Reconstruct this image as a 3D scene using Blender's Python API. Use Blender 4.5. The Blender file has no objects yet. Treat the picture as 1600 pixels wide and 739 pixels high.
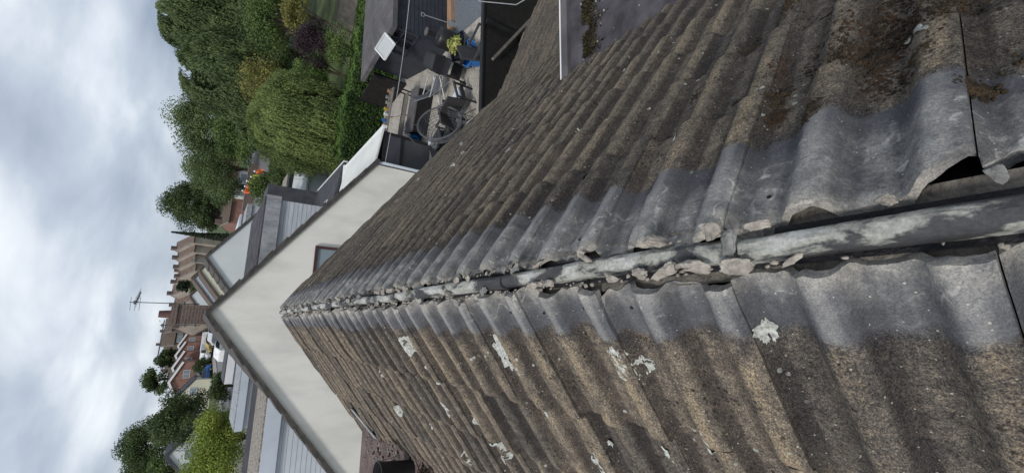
import bpy, bmesh, math, random
import numpy as np
from mathutils import Vector, Matrix
R = math.radians
rng = np.random.default_rng(7)
random.seed(7)
scene = bpy.context.scene
col = scene.collection

# ------------------------------------------------------------------ camera
CAM = np.array([-0.13, 0.0, 0.702])
yaw, pit, rol = R(14.644), R(34.93), R(9.055)
fw = np.array([math.sin(yaw)*math.cos(pit), math.cos(yaw)*math.cos(pit), -math.sin(pit)])
rt = np.array([math.cos(yaw), -math.sin(yaw), 0.0]); dn = np.cross(fw, rt)
ix = dn*math.cos(rol)+rt*math.sin(rol); iy = -rt*math.cos(rol)+dn*math.sin(rol)
cd = bpy.data.cameras.new('camera'); cam = bpy.data.objects.new('camera', cd); col.objects.link(cam)
cd.sensor_width = 36; cd.lens = 660/1600*36; cd.clip_start = 0.02; cd.clip_end = 3000
cam.matrix_world = Matrix(((ix[0], -iy[0], -fw[0], CAM[0]), (ix[1], -iy[1], -fw[1], CAM[1]), (ix[2], -iy[2], -fw[2], CAM[2]), (0, 0, 0, 1)))
scene.camera = cam

# ------------------------------------------------------------------ world, sun, exposure
SUN_EL, SUN_AZ = R(47), R(236)      # sun behind the camera, a little to the left (azimuth clockwise from +Y)
w = bpy.data.worlds.new('World'); scene.world = w; w.use_nodes = True
nt = w.node_tree; nt.nodes.clear()
def N(t, typ, **k):
    n = t.nodes.new(typ)
    for a, b in k.items():
        if a.startswith('in_'): n.inputs[a[3:].replace('_', ' ')].default_value = b
        else: setattr(n, a, b)
    return n
out = N(nt, 'ShaderNodeOutputWorld'); bg = N(nt, 'ShaderNodeBackground'); bg.inputs[1].default_value = 1.0
sky = N(nt, 'ShaderNodeTexSky', sky_type='NISHITA', sun_disc=False, sun_elevation=SUN_EL, sun_rotation=SUN_AZ)
tc = N(nt, 'ShaderNodeTexCoord'); sep = N(nt, 'ShaderNodeSeparateXYZ'); nt.links.new(tc.outputs['Generated'], sep.inputs[0])
def M_(t, op, a, b=None, c=None, clamp=False):
    n = t.nodes.new('ShaderNodeMath'); n.operation = op; n.use_clamp = clamp
    for i, v in enumerate((a, b, c)):
        if v is None: continue
        if isinstance(v, (int, float)): n.inputs[i].default_value = v
        else: t.links.new(v, n.inputs[i])
    return n.outputs[0]
zz = M_(nt, 'ADD', M_(nt, 'MAXIMUM', sep.outputs[2], 0.0), 0.30)
px_ = M_(nt, 'DIVIDE', sep.outputs[0], zz); py_ = M_(nt, 'DIVIDE', sep.outputs[1], zz)
cmb = N(nt, 'ShaderNodeCombineXYZ'); nt.links.new(px_, cmb.inputs[0]); nt.links.new(py_, cmb.inputs[1])
n1 = N(nt, 'ShaderNodeTexNoise', in_Scale=1.7, in_Detail=7.0, in_Roughness=0.50, in_Distortion=0.25); nt.links.new(cmb.outputs[0], n1.inputs[0])
n2 = N(nt, 'ShaderNodeTexNoise', in_Scale=0.75, in_Detail=3.0, in_Roughness=0.5, in_Distortion=0.2); nt.links.new(cmb.outputs[0], n2.inputs[0])
mx = M_(nt, 'ADD', M_(nt, 'MULTIPLY', n1.outputs[0], 0.5), M_(nt, 'MULTIPLY', n2.outputs[0], 0.5))
cr = N(nt, 'ShaderNodeValToRGB'); nt.links.new(mx, cr.inputs[0])
e = cr.color_ramp; e.elements[0].position = 0.38; e.elements[0].color = (0.185, 0.22, 0.28, 1); e.elements[1].position = 0.60; e.elements[1].color = (0.56, 0.585, 0.61, 1)
x = e.elements.new(0.5); x.color = (0.335, 0.37, 0.425, 1)
skm = N(nt, 'ShaderNodeMix', data_type='RGBA'); skm.inputs[0].default_value = 0.9
vs = N(nt, 'ShaderNodeVectorMath', operation='SCALE'); nt.links.new(sky.outputs[0], vs.inputs[0]); vs.inputs['Scale'].default_value = 0.09
nt.links.new(vs.outputs[0], skm.inputs[6]); nt.links.new(cr.outputs[0], skm.inputs[7])
nt.links.new(skm.outputs[2], bg.inputs[0]); nt.links.new(bg.outputs[0], out.inputs[0])
sd = bpy.data.lights.new('sun', 'SUN'); sd.energy = 1.5; sd.angle = R(10); sd.color = (1, .96, .9)
so = bpy.data.objects.new('sun', sd); col.objects.link(so)
sdir = Vector((math.sin(SUN_AZ)*math.cos(SUN_EL), math.cos(SUN_AZ)*math.cos(SUN_EL), math.sin(SUN_EL)))
so.rotation_euler = sdir.to_track_quat('Z', 'Y').to_euler()
scene.view_settings.view_transform = 'Standard'; scene.view_settings.look = 'None'; scene.view_settings.exposure = 0.80; scene.view_settings.gamma = 1

# ------------------------------------------------------------------ materials
def new_mat(name):
    m = bpy.data.materials.new(name); m.use_nodes = True; t = m.node_tree
    return m, t, t.nodes['Principled BSDF']
def mat(name, c1, c2=None, scale=5.0, rough=0.85, bump=0.0, bscale=60.0, metal=0.0, stretch=(1, 1, 1), lo=0.35, hi=0.65, wave=None, detail=5.0, spec=0.3, bdist=0.01):
    m, t, p = new_mat(name)
    c2 = c2 or tuple(v*0.75 for v in c1)
    tc = N(t, 'ShaderNodeTexCoord'); mp = N(t, 'ShaderNodeMapping'); mp.inputs['Scale'].default_value = stretch
    t.links.new(tc.outputs['Object'], mp.inputs[0])
    n = N(t, 'ShaderNodeTexNoise', in_Scale=scale, in_Detail=detail, in_Roughness=0.6); t.links.new(mp.outputs[0], n.inputs[0])
    r = N(t, 'ShaderNodeValToRGB'); t.links.new(n.outputs[0], r.inputs[0])
    r.color_ramp.elements[0].position = lo; r.color_ramp.elements[0].color = (*c2, 1)
    r.color_ramp.elements[1].position = hi; r.color_ramp.elements[1].color = (*c1, 1)
    t.links.new(r.outputs[0], p.inputs['Base Color'])
    p.inputs['Roughness'].default_value = rough; p.inputs['Metallic'].default_value = metal; p.inputs['Specular IOR Level'].default_value = spec
    h = None
    if wave:
        ax, sc, amt = wave
        wv = N(t, 'ShaderNodeTexWave', wave_type='BANDS', bands_direction=ax, wave_profile='SAW'); wv.inputs['Scale'].default_value = sc
        t.links.new(tc.outputs['Object'], wv.inputs[0])
        gr = N(t, 'ShaderNodeMapRange'); gr.inputs['From Min'].default_value = 0.0; gr.inputs['From Max'].default_value = 0.12
        t.links.new(wv.outputs['Fac'], gr.inputs[0])
        mm = N(t, 'ShaderNodeMix', data_type='RGBA', blend_type='MULTIPLY'); mm.inputs[0].default_value = 1
        rr = N(t, 'ShaderNodeMapRange'); rr.inputs['To Min'].default_value = amt; rr.inputs['To Max'].default_value = 1; t.links.new(gr.outputs[0], rr.inputs[0])
        t.links.new(r.outputs[0], mm.inputs[6]); t.links.new(rr.outputs[0], mm.inputs[7]); t.links.new(mm.outputs[2], p.inputs['Base Color'])
        h = gr.outputs[0]
    if bump or h:
        b = N(t, 'ShaderNodeBump'); b.inputs['Strength'].default_value = bump or 0.5; b.inputs['Distance'].default_value = bdist
        nb = N(t, 'ShaderNodeTexNoise', in_Scale=bscale, in_Detail=4.0); t.links.new(tc.outputs['Object'], nb.inputs[0])
        hh = nb.outputs[0]
        if h: hh = M_(t, 'ADD', h, M_(t, 'MULTIPLY', nb.outputs[0], 0.3))
        t.links.new(hh, b.inputs['Height']); t.links.new(b.outputs[0], p.inputs['Normal'])
    return m
def brick_mat(name, c1, c2, mortar, sc=1.0, axis='XZ'):
    m, t, p = new_mat(name)
    tc = N(t, 'ShaderNodeTexCoord'); s = N(t, 'ShaderNodeSeparateXYZ'); t.links.new(tc.outputs['Object'], s.inputs[0])
    c = N(t, 'ShaderNodeCombineXYZ'); t.links.new(M_(t, 'ADD', s.outputs[0], s.outputs[1]), c.inputs[0]); t.links.new(s.outputs[2], c.inputs[1])
    b = N(t, 'ShaderNodeTexBrick'); b.inputs['Scale'].default_value = sc; b.inputs['Color1'].default_value = (*c1, 1); b.inputs['Color2'].default_value = (*c2, 1); b.inputs['Mortar'].default_value = (*mortar, 1)
    b.inputs['Brick Width'].default_value = .225; b.inputs['Row Height'].default_value = .075; b.inputs['Mortar Size'].default_value = .01
    t.links.new(c.outputs[0], b.inputs[0])
    n = N(t, 'ShaderNodeTexNoise', in_Scale=1.5, in_Detail=5.0); t.links.new(tc.outputs['Object'], n.inputs[0])
    mr = N(t, 'ShaderNodeMapRange'); mr.inputs['To Min'].default_value = .55; mr.inputs['To Max'].default_value = 1.4; t.links.new(n.outputs[0], mr.inputs[0])
    mm = N(t, 'ShaderNodeMix', data_type='RGBA', blend_type='MULTIPLY'); mm.inputs[0].default_value = 1
    t.links.new(b.outputs[0], mm.inputs[6]); t.links.new(mr.outputs[0], mm.inputs[7]); t.links.new(mm.outputs[2], p.inputs['Base Color'])
    p.inputs['Roughness'].default_value = .9
    return m
def glass_mat(name, c, rough=.12):
    m, t, p = new_mat(name); p.inputs['Base Color'].default_value = (*c, 1); p.inputs['Roughness'].default_value = rough; p.inputs['Specular IOR Level'].default_value = .8
    return m

MT = {}
MT['render'] = mat('white_render', (.74, .725, .67), (.53, .52, .48), 2.0, .92, .22, 130, detail=14, lo=.25, hi=.56, stretch=(1, 1, .35), bdist=.006)
MT['render2'] = mat('white_render_cool', (.62, .65, .66), (.56, .59, .60), .8, .9, .1)
MT['cream'] = mat('cream_render', (.62, .60, .48), (.55, .53, .42), .8, .9)
MT['bluewhite'] = mat('pale_blue_render', (.50, .56, .64), (.44, .50, .58), .8, .9)
MT['white'] = mat('white_upvc', (.78, .79, .80), (.70, .71, .72), 3, .35, spec=.5)
MT['weatherboard'] = mat('white_boards_z', (.62, .66, .70), (.54, .58, .62), 2.0, .55, wave=('Z', 3.4, .55), bdist=.008)
MT['weatherboard_v'] = mat('white_boards_x', (.50, .53, .57), (.40, .43, .47), 3.0, .6, wave=('Z', 3.8, .6), bdist=.008, stretch=(1, 1, 4))
MT['lead'] = mat('weathered_lead', (.34, .35, .37), (.20, .21, .23), 4, .6, .4, 15, stretch=(3, 1, 1), bdist=.02)
MT['palefascia'] = mat('pale_fascia', (.55, .60, .66), (.47, .52, .58), 1.5, .45)
MT['felt_dark'] = mat('dark_felt', (.055, .052, .06), (.03, .03, .034), 3, .9, .5, 120)
MT['felt_brown'] = mat('brown_felt', (.16, .115, .105), (.07, .052, .05), 5, .9, .6, 60, detail=9)
MT['felt_grey'] = mat('grey_mineral_felt', (.082, .078, .090), (.032, .030, .034), 5, .95, .6, 250, detail=10, bdist=.003)
MT['gravel'] = mat('roof_gravel', (.42, .38, .33), (.10, .09, .08), 28, .95, 1, 40, bdist=.03)
MT['fasciabrown'] = mat('brown_plastic', (.13, .065, .058), (.085, .045, .04), 6, .5)
MT['verge'] = mat('verge_cement', (.10, .095, .09), (.05, .048, .046), 8, .9, .6, 60)
MT['farroof'] = mat('brown_roof_tiles', (.13, .10, .08), (.075, .06, .05), 3, .9, wave=('Y', 1.05, .5))
MT['nearroof'] = mat('old_dark_roof_tiles', (.095, .085, .078), (.045, .042, .04), 6, .9, .5, 40)
MT['farwall'] = mat('buff_wall', (.34, .30, .26), (.24, .21, .18), .6, .9)
MT['farroof2'] = mat('faded_roof_tiles', (.20, .145, .115), (.12, .09, .078), 1.6, .9)
MT['darkroof'] = mat('dark_slate', (.075, .078, .088), (.045, .047, .055), 3, .7, wave=('Y', 1.6, .6))
MT['brick'] = brick_mat('red_brick', (.30, .115, .08), (.22, .09, .065), (.28, .24, .21))
MT['brickdark'] = brick_mat('sooty_brick', (.15, .095, .075), (.09, .065, .055), (.16, .14, .13))
MT['glass'] = glass_mat('window_glass', (.22, .27, .31))
MT['darkglass'] = glass_mat('dark_glass', (.02, .024, .03), .1)
MT['framebrown'] = mat('dark_brown_frame', (.07, .035, .035), (.05, .028, .028), 6, .45)
MT['black'] = mat('black_stain', (.014, .014, .016), (.008, .008, .009), 6, .6, .3, 40)
MT['blackmetal'] = mat('black_metal', (.018, .018, .02), (.010, .010, .012), 8, .45, spec=.5)
MT['fencedark'] = mat('black_stained_boards', (.016, .014, .014), (.008, .007, .007), 6, .8, wave=('X', 2.1, .3), bdist=.01)
MT['steel'] = mat('galvanised_steel', (.42, .43, .44), (.30, .31, .32), 12, .4, metal=.6)
MT['antenna'] = mat('aerial_alloy', (.16, .17, .19), (.10, .11, .12), 12, .5, metal=.4)
MT['shed'] = mat('dark_blue_grey_boards', (.040, .047, .062), (.026, .031, .043), 3, .6, wave=('Z', 2.3, .25), bdist=.03)
MT['shedv'] = mat('dark_blue_grey_panel', (.040, .047, .062), (.028, .033, .045), 3, .6, wave=('Z', 3.3, .25), bdist=.03)
MT['shedroof'] = mat('shed_roof_felt', (.115, .11, .115), (.07, .068, .072), 3, .95, .4, 200)
MT['paving'] = brick_mat('buff_paving', (.34, .31, .28), (.27, .245, .22), (.19, .175, .16), .7)
def paving():
    m, t, p = new_mat('stone_paving')
    tc = N(t, 'ShaderNodeTexCoord'); mp = N(t, 'ShaderNodeMapping'); mp.inputs['Rotation'].default_value = (0, 0, R(28)); t.links.new(tc.outputs['Object'], mp.inputs[0])
    b = N(t, 'ShaderNodeTexBrick'); b.inputs['Scale'].default_value = 1; b.inputs['Brick Width'].default_value = .42; b.inputs['Row Height'].default_value = .10; b.inputs['Mortar Size'].default_value = .008
    b.inputs['Color1'].default_value = (.42, .39, .35, 1); b.inputs['Color2'].default_value = (.33, .305, .27, 1); b.inputs['Mortar'].default_value = (.15, .14, .125, 1)
    t.links.new(mp.outputs[0], b.inputs[0])
    n = N(t, 'ShaderNodeTexNoise', in_Scale=2.0, in_Detail=8.0); t.links.new(tc.outputs['Object'], n.inputs[0])
    mr = N(t, 'ShaderNodeMapRange'); mr.inputs['To Min'].default_value = .6; mr.inputs['To Max'].default_value = 1.35; t.links.new(n.outputs[0], mr.inputs[0])
    mm = N(t, 'ShaderNodeMix', data_type='RGBA', blend_type='MULTIPLY'); mm.inputs[0].default_value = 1
    t.links.new(b.outputs[0], mm.inputs[6]); t.links.new(mr.outputs[0], mm.inputs[7]); t.links.new(mm.outputs[2], p.inputs['Base Color']); p.inputs['Roughness'].default_value = .9
    return m
MT['paving'] = paving()
MT['wood'] = mat('pine_board', (.36, .23, .15), (.28, .17, .11), 3, .7, stretch=(1, 8, 8))
MT['woodgrey'] = mat('weathered_timber', (.17, .155, .14), (.10, .09, .08), 4, .85, .4, 40, stretch=(1, 1, 8))
MT['fencepanel'] = mat('weathered_fence_panel', (.27, .24, .21), (.16, .14, .12), 4, .85, wave=('X', 2.5, .5))
MT['blue'] = mat('blue_plastic', (.02, .16, .46), (.015, .12, .38), 4, .4, spec=.5)
MT['poly'] = mat('white_ribbed_sheet', (.72, .73, .70), (.64, .65, .62), 2, .45, wave=('Y', 2.2, .72), bdist=.01)
MT['grass'] = mat('rough_grass', (.075, .10, .035), (.035, .05, .02), .8, .95, .6, 30)
MT['soil'] = mat('bare_soil', (.20, .16, .12), (.12, .10, .075), 2, .95, .6, 20)
MT['asphalt'] = mat('asphalt', (.17, .17, .175), (.12, .12, .125), 1.5, .9, .3, 60)
MT['pavement'] = mat('pavement_slabs', (.28, .27, .255), (.2, .19, .18), 1.5, .9)
MT['wicker'] = mat('dark_wicker', (.05, .05, .055), (.03, .03, .033), 40, .7, .4, 200)
MT['egg'] = mat('grey_rattan', (.11, .115, .13), (.06, .065, .075), 30, .6, .3, 200)
MT['panel'] = mat('pale_acrylic_panel', (.62, .65, .66), (.54, .57, .58), 2, .25, spec=.6)
MT['pot'] = mat('glazed_pot', (.30, .31, .30), (.2, .2, .19), 10, .4)
MT['cable'] = mat('grey_cable', (.35, .36, .38), (.25, .26, .28), 8, .6)
MT['ochre'] = mat('ochre_paint', (.42, .30, .06), (.36, .25, .05), 4, .4)
MT['skin'] = mat('skin', (.45, .28, .2), (.4, .24, .17), 8, .6)
MT['orange'] = mat('hi_vis_orange', (.90, .16, .03), (.8, .13, .02), 5, .6)
MT['yellow'] = mat('hi_vis_yellow', (.62, .78, .05), (.55, .7, .04), 5, .6)
MT['trousers'] = mat('dark_trousers', (.03, .035, .05), (.02, .022, .03), 5, .8)
MT['bark'] = mat('bark', (.10, .08, .06), (.05, .04, .03), 6, .95, .6, 30, stretch=(1, 1, .3))
def leaf_mat(name, c, c2, rough=.65):
    m, t, p = new_mat(name)
    a = N(t, 'ShaderNodeAttribute', attribute_name='rnd'); r = N(t, 'ShaderNodeValToRGB'); t.links.new(a.outputs['Fac'], r.inputs[0])
    r.color_ramp.elements[0].color = (*c2, 1); r.color_ramp.elements[1].color = (*c, 1); r.color_ramp.elements[0].position = .1; r.color_ramp.elements[1].position = .9
    t.links.new(r.outputs[0], p.inputs['Base Color']); p.inputs['Roughness'].default_value = rough; p.inputs['Specular IOR Level'].default_value = .25
    tr = N(t, 'ShaderNodeBsdfTranslucent'); t.links.new(r.outputs[0], tr.inputs[0])
    mx = N(t, 'ShaderNodeMixShader'); mx.inputs[0].default_value = .3; t.links.new(p.outputs[0], mx.inputs[1]); t.links.new(tr.outputs[0], mx.inputs[2])
    t.links.new(mx.outputs[0], t.nodes['Material Output'].inputs[0])
    return m
LM = dict(willow=leaf_mat('willow_leaves', (.215, .275, .090), (.060, .092, .030)), far=leaf_mat('grey_green_leaves', (.150, .200, .078), (.042, .066, .028)),
          mid=leaf_mat('green_leaves', (.160, .225, .065), (.042, .075, .024)), dark=leaf_mat('dark_leaves', (.105, .148, .052), (.028, .045, .019)),
          bright=leaf_mat('lime_leaves', (.29, .35, .065), (.12, .18, .035)), gold=leaf_mat('golden_leaves', (.27, .24, .07), (.09, .11, .035)),
          purple=leaf_mat('purple_leaves', (.062, .038, .048), (.028, .018, .024)), hedge=leaf_mat('conifer_hedge', (.125, .215, .045), (.018, .042, .012)),
          cypress=leaf_mat('cypress_leaves', (.04, .06, .03), (.02, .032, .018)))

# ------------------------------------------------------------------ mesh helpers
def tagit(o, label=None, cat=None, group=None, kind=None):
    if label: o['label'] = label
    if cat: o['category'] = cat
    if group: o['group'] = group
    if kind: o['kind'] = kind
    return o
def mesh_np(name, V, F, m, parent=None, smooth=False, attrs=None):
    me = bpy.data.meshes.new(name); V = np.asarray(V, dtype=np.float32); F = np.asarray(F, dtype=np.int32); k = F.shape[1]
    me.vertices.add(len(V)); me.vertices.foreach_set('co', V.ravel())
    me.loops.add(F.size); me.loops.foreach_set('vertex_index', F.ravel())
    me.polygons.add(len(F)); me.polygons.foreach_set('loop_start', np.arange(0, F.size, k, dtype=np.int32)); me.polygons.foreach_set('loop_total', np.full(len(F), k, dtype=np.int32))
    me.update(calc_edges=True)
    if smooth: me.polygons.foreach_set('use_smooth', np.ones(len(F), dtype=bool))
    for an, (typ, data) in (attrs or {}).items():
        a = me.attributes.new(an, typ, 'POINT')
        a.data.foreach_set('vector' if typ == 'FLOAT_VECTOR' else 'value', np.asarray(data, dtype=np.float32).ravel())
    me.materials.append(m)
    o = bpy.data.objects.new(name, me); col.objects.link(o)
    if parent: o.parent = parent
    return o
def root(name, label, cat, loc=(0, 0, 0), rz=0, group=None):
    o = bpy.data.objects.new(name, None); col.objects.link(o); o.empty_display_size = .2
    o.location = loc; o.rotation_euler = (0, 0, rz)
    return tagit(o, label, cat, group)
class MB:
    def __init__(s): s.v = []; s.f = []
    def add(s, V, F):
        b = len(s.v); s.v += [tuple(map(float, p)) for p in V]; s.f += [tuple(int(i)+b for i in f) for f in F]; return s
    def box(s, c, d, rot=None):
        c = Vector(c); V = []
        for sx in (-1, 1):
            for sy in (-1, 1):
                for sz in (-1, 1):
                    p = Vector((sx*d[0]/2, sy*d[1]/2, sz*d[2]/2))
                    if rot: p = rot @ p
                    V.append(c+p)
        return s.add(V, [(0, 1, 3, 2), (4, 6, 7, 5), (0, 4, 5, 1), (2, 3, 7, 6), (0, 2, 6, 4), (1, 5, 7, 3)])
    def b2(s, lo, hi): return s.box([(a+b)/2 for a, b in zip(lo, hi)], [b-a for a, b in zip(lo, hi)])
    def beam(s, a, b, wd, ht, up=(0, 0, 1)):
        a = Vector(a); b = Vector(b); d = b-a; L = d.length; d.normalize(); u = Vector(up)
        x = d.cross(u).normalized(); z = x.cross(d)
        return s.box((a+b)/2, (wd, L, ht), Matrix((x, d, z)).transposed())
    def tube(s, pts, r, n=8, closed=False, caps=True):
        pts = [Vector(p) for p in pts]; k = len(pts); rs = r if hasattr(r, '__len__') else [r]*k; rings = []; prev = None
        for i, p in enumerate(pts):
            if closed: d = (pts[(i+1) % k]-pts[i-1])
            else: d = pts[min(i+1, k-1)]-pts[max(i-1, 0)]
            d.normalize()
            if prev is None: u = d.orthogonal().normalized()
            else: u = (prev-d*prev.dot(d)); u = u.normalized() if u.length > 1e-5 else d.orthogonal().normalized()
            prev = u; v = d.cross(u)
            rings.append([p+(u*math.cos(2*math.pi*j/n)+v*math.sin(2*math.pi*j/n))*rs[i] for j in range(n)])
        V = [q for rg in rings for q in rg]; F = []
        for i in range(k if closed else k-1):
            for j in range(n):
                a = i*n+j; b = i*n+(j+1) % n; c = ((i+1) % k)*n
                F.append((a, b, c+(j+1) % n, c+j))
        if not closed and caps: F.append(tuple(range(n))[::-1]); F.append(tuple((k-1)*n+j for j in range(n)))
        return s.add(V, F)
    def cyl(s, a, b, r0, r1=None, n=16): return s.tube([a, b], [r0, r0 if r1 is None else r1], n)
    def lathe(s, prof, c=(0, 0, 0), n=20, ax=None):
        V = []; F = []
        for r, z in prof:
            for j in range(n):
                p = Vector((r*math.cos(2*math.pi*j/n), r*math.sin(2*math.pi*j/n), z))
                if ax: p = ax @ p
                V.append(Vector(c)+p)
        for i in range(len(prof)-1):
            for j in range(n): F.append((i*n+j, i*n+(j+1) % n, (i+1)*n+(j+1) % n, (i+1)*n+j))
        return s.add(V, F)
    def poly(s, P, th):
        """flat polygon with thickness th along its normal"""
        P = [Vector(p) for p in P]; nn = (P[1]-P[0]).cross(P[2]-P[0]).normalized()*th; n = len(P)
        V = P+[p-nn for p in P]; F = [tuple(range(n)), tuple(range(2*n-1, n-1, -1))]+[(i, i+n, (i+1) % n+n, (i+1) % n) for i in range(n)]
        return s.add(V, F)
    def build(s, name, m, parent=None, smooth=False, bevel=0):
        me = bpy.data.meshes.new(name); me.from_pydata(s.v, [], s.f); me.update()
        if smooth:
            me.polygons.foreach_set('use_smooth', np.ones(len(me.polygons), dtype=bool))
        me.materials.append(m); o = bpy.data.objects.new(name, me); col.objects.link(o)
        if smooth:
            try: me.set_sharp_from_angle(angle=R(40))
            except Exception: pass
        if parent: o.parent = parent
        if bevel: 
            b = o.modifiers.new('bevel', 'BEVEL'); b.width = bevel; b.segments = 2
        return o
_lat = {}
def vnoise(x, y, seed=0):
    """value noise, numpy arrays in, 0..1 out"""
    if seed not in _lat: _lat[seed] = np.random.default_rng(100+seed).random((256, 256))
    L = _lat[seed]; xi = np.floor(x).astype(int); yi = np.floor(y).astype(int); fx = x-xi; fy = y-yi
    fx = fx*fx*(3-2*fx); fy = fy*fy*(3-2*fy)
    a = L[xi % 256, yi % 256]; b = L[(xi+1) % 256, yi % 256]; c = L[xi % 256, (yi+1) % 256]; d = L[(xi+1) % 256, (yi+1) % 256]
    return (a*(1-fx)+b*fx)*(1-fy)+(c*(1-fx)+d*fx)*fy

def rock(name, m, c, size, seed, parent=None, sub=5, rough=.34):
    bm = bmesh.new(); bmesh.ops.create_icosphere(bm, subdivisions=sub, radius=1)
    V = np.array([v.co[:] for v in bm.verts]); F = np.array([[v.index for v in f.verts] for f in bm.faces]); bm.free()
    rg = np.random.default_rng(seed)
    for k in range(16):   # chop with planes for broken facets
        d = rg.normal(size=3); d /= np.linalg.norm(d); h = rg.uniform(.42, .8); q = V@d
        V = V-np.outer(np.maximum(q-h, 0), d)
    V *= 1+rough*(vnoise(V[:, 0]*3+seed, V[:, 1]*3+V[:, 2]*2.3, 3)-.5)[:, None]+.12*(vnoise(V[:, 0]*9+seed, V[:, 1]*9+V[:, 2]*8, 4)-.5)[:, None]
    V *= 1+.10*(vnoise(V[:, 0]*17+seed*3, V[:, 1]*17+V[:, 2]*15, 5)-.5)[:, None]+.08*(vnoise(V[:, 0]*35+seed, V[:, 1]*35+V[:, 2]*31, 6)-.5)[:, None]
    V = V*np.array(size)
    a = rg.uniform(-.5, .5); ca, sa = math.cos(a), math.sin(a)
    V[:, 0], V[:, 1] = V[:, 0]*ca-V[:, 1]*sa, V[:, 0]*sa+V[:, 1]*ca
    o = mesh_np(name, V, F, m, parent)
    o.location = c
    return o

# ------------------------------------------------------------------ terrain
def g(Y): return -4.55 if Y < 12 else (-4.55+(Y-12)/4*.2016 if Y < 16 else -4.55+.028*(min(Y, 320)-8.8))
def gz(X, Y):
    if Y > 6.66: return g(Y)
    return -5.0
ys = [-60, -20, 0, 6.6, 6.68, 8.8, 12, 16, 20, 30, 40, 50, 60, 70, 80, 90, 100, 120, 140, 160, 200, 240, 320, 500, 900, 2000]
xs = [-1500, -600, -300, -150, -80, -50, -30, -15, -6, 0, 6, 15, 30, 50, 80, 150, 300, 600, 1500]
V = [(X, Y, gz(X, Y)-.012) for Y in ys for X in xs]; n = len(xs)
F = [(j*n+i, j*n+i+1, (j+1)*n+i+1, (j+1)*n+i) for j in range(len(ys)-1) for i in range(n-1)]
tagit(mesh_np('ground', V, F, MT['grass']), kind='structure')
def ribbon(name, pts, wd, m, dz, off=0.0, th=None):
    """sheet draped on the terrain along a centreline"""
    P = []
    for i in range(len(pts)-1):
        for k in range(6): P.append(np.array(pts[i])*(1-k/6)+np.array(pts[i+1])*k/6)
    P.append(np.array(pts[-1], float)); mb = MB(); V = []
    for i, p in enumerate(P):
        d = P[min(i+1, len(P)-1)]-P[max(i-1, 0)]; d = d/np.linalg.norm(d); q = np.array([d[1], -d[0]])
        for s_ in (-1, 1):
            a = p+q*(off+s_*wd/2); V.append((a[0], a[1], gz(a[0], a[1])+dz))
    F = [(2*i, 2*i+1, 2*i+3, 2*i+2) for i in range(len(P)-1)]
    if th:
        k = len(V); V += [(a, b, c-th) for a, b, c in V]; F += [(2*i, 2*i+2, 2*i+2+k, 2*i+k) for i in range(len(P)-1)]+[(2*i+1, 2*i+1+k, 2*i+3+k, 2*i+3) for i in range(len(P)-1)]
    mb.add(V, F); return tagit(mb.build(name, m), kind='structure')
RD = [(-9.5, -20), (-9.5, 20), (-9.2, 45), (-7.2, 60), (-4.6, 74), (-1.6, 90), (3, 112), (10, 150)]
ribbon('road', RD, 8.0, MT['asphalt'], .01)
ribbon('pavement', RD, 1.8, MT['pavement'], .11, off=4.9, th=.12)
ribbon('pavement', RD, 2.2, MT['pavement'], .11, off=-5.1, th=.12)
mb = MB(); mb.add([(3.4, 6.75, -4.535), (10.6, 6.75, -4.535), (10.6, 12, -4.535), (3.4, 12, -4.535), (9.2, 12, -4.535), (9.2, 16, -4.33), (3.4, 16, -4.33)], [(0, 1, 2, 3), (3, 4, 5, 6)])
tagit(mb.build('patio', MT['paving']), kind='structure')
mb = MB(); mb.b2((-3.2, 6.7, -4.6), (3.3, 8.8, -4.53)); tagit(mb.build('side_path', MT['pavement']), kind='structure')
mb = MB(); mb.add([(8.2, 8.2, -4.52), (12.5, 8.2, -4.52), (12.5, 10.75, -4.52), (8.5, 10.4, -4.52)], [(0, 1, 2, 3)])
tagit(mb.build('gravel_bed', mat('slate_chippings', (.20, .22, .25), (.06, .07, .085), 40, .9, 1, 60, bdist=.02)), kind='structure')

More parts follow.
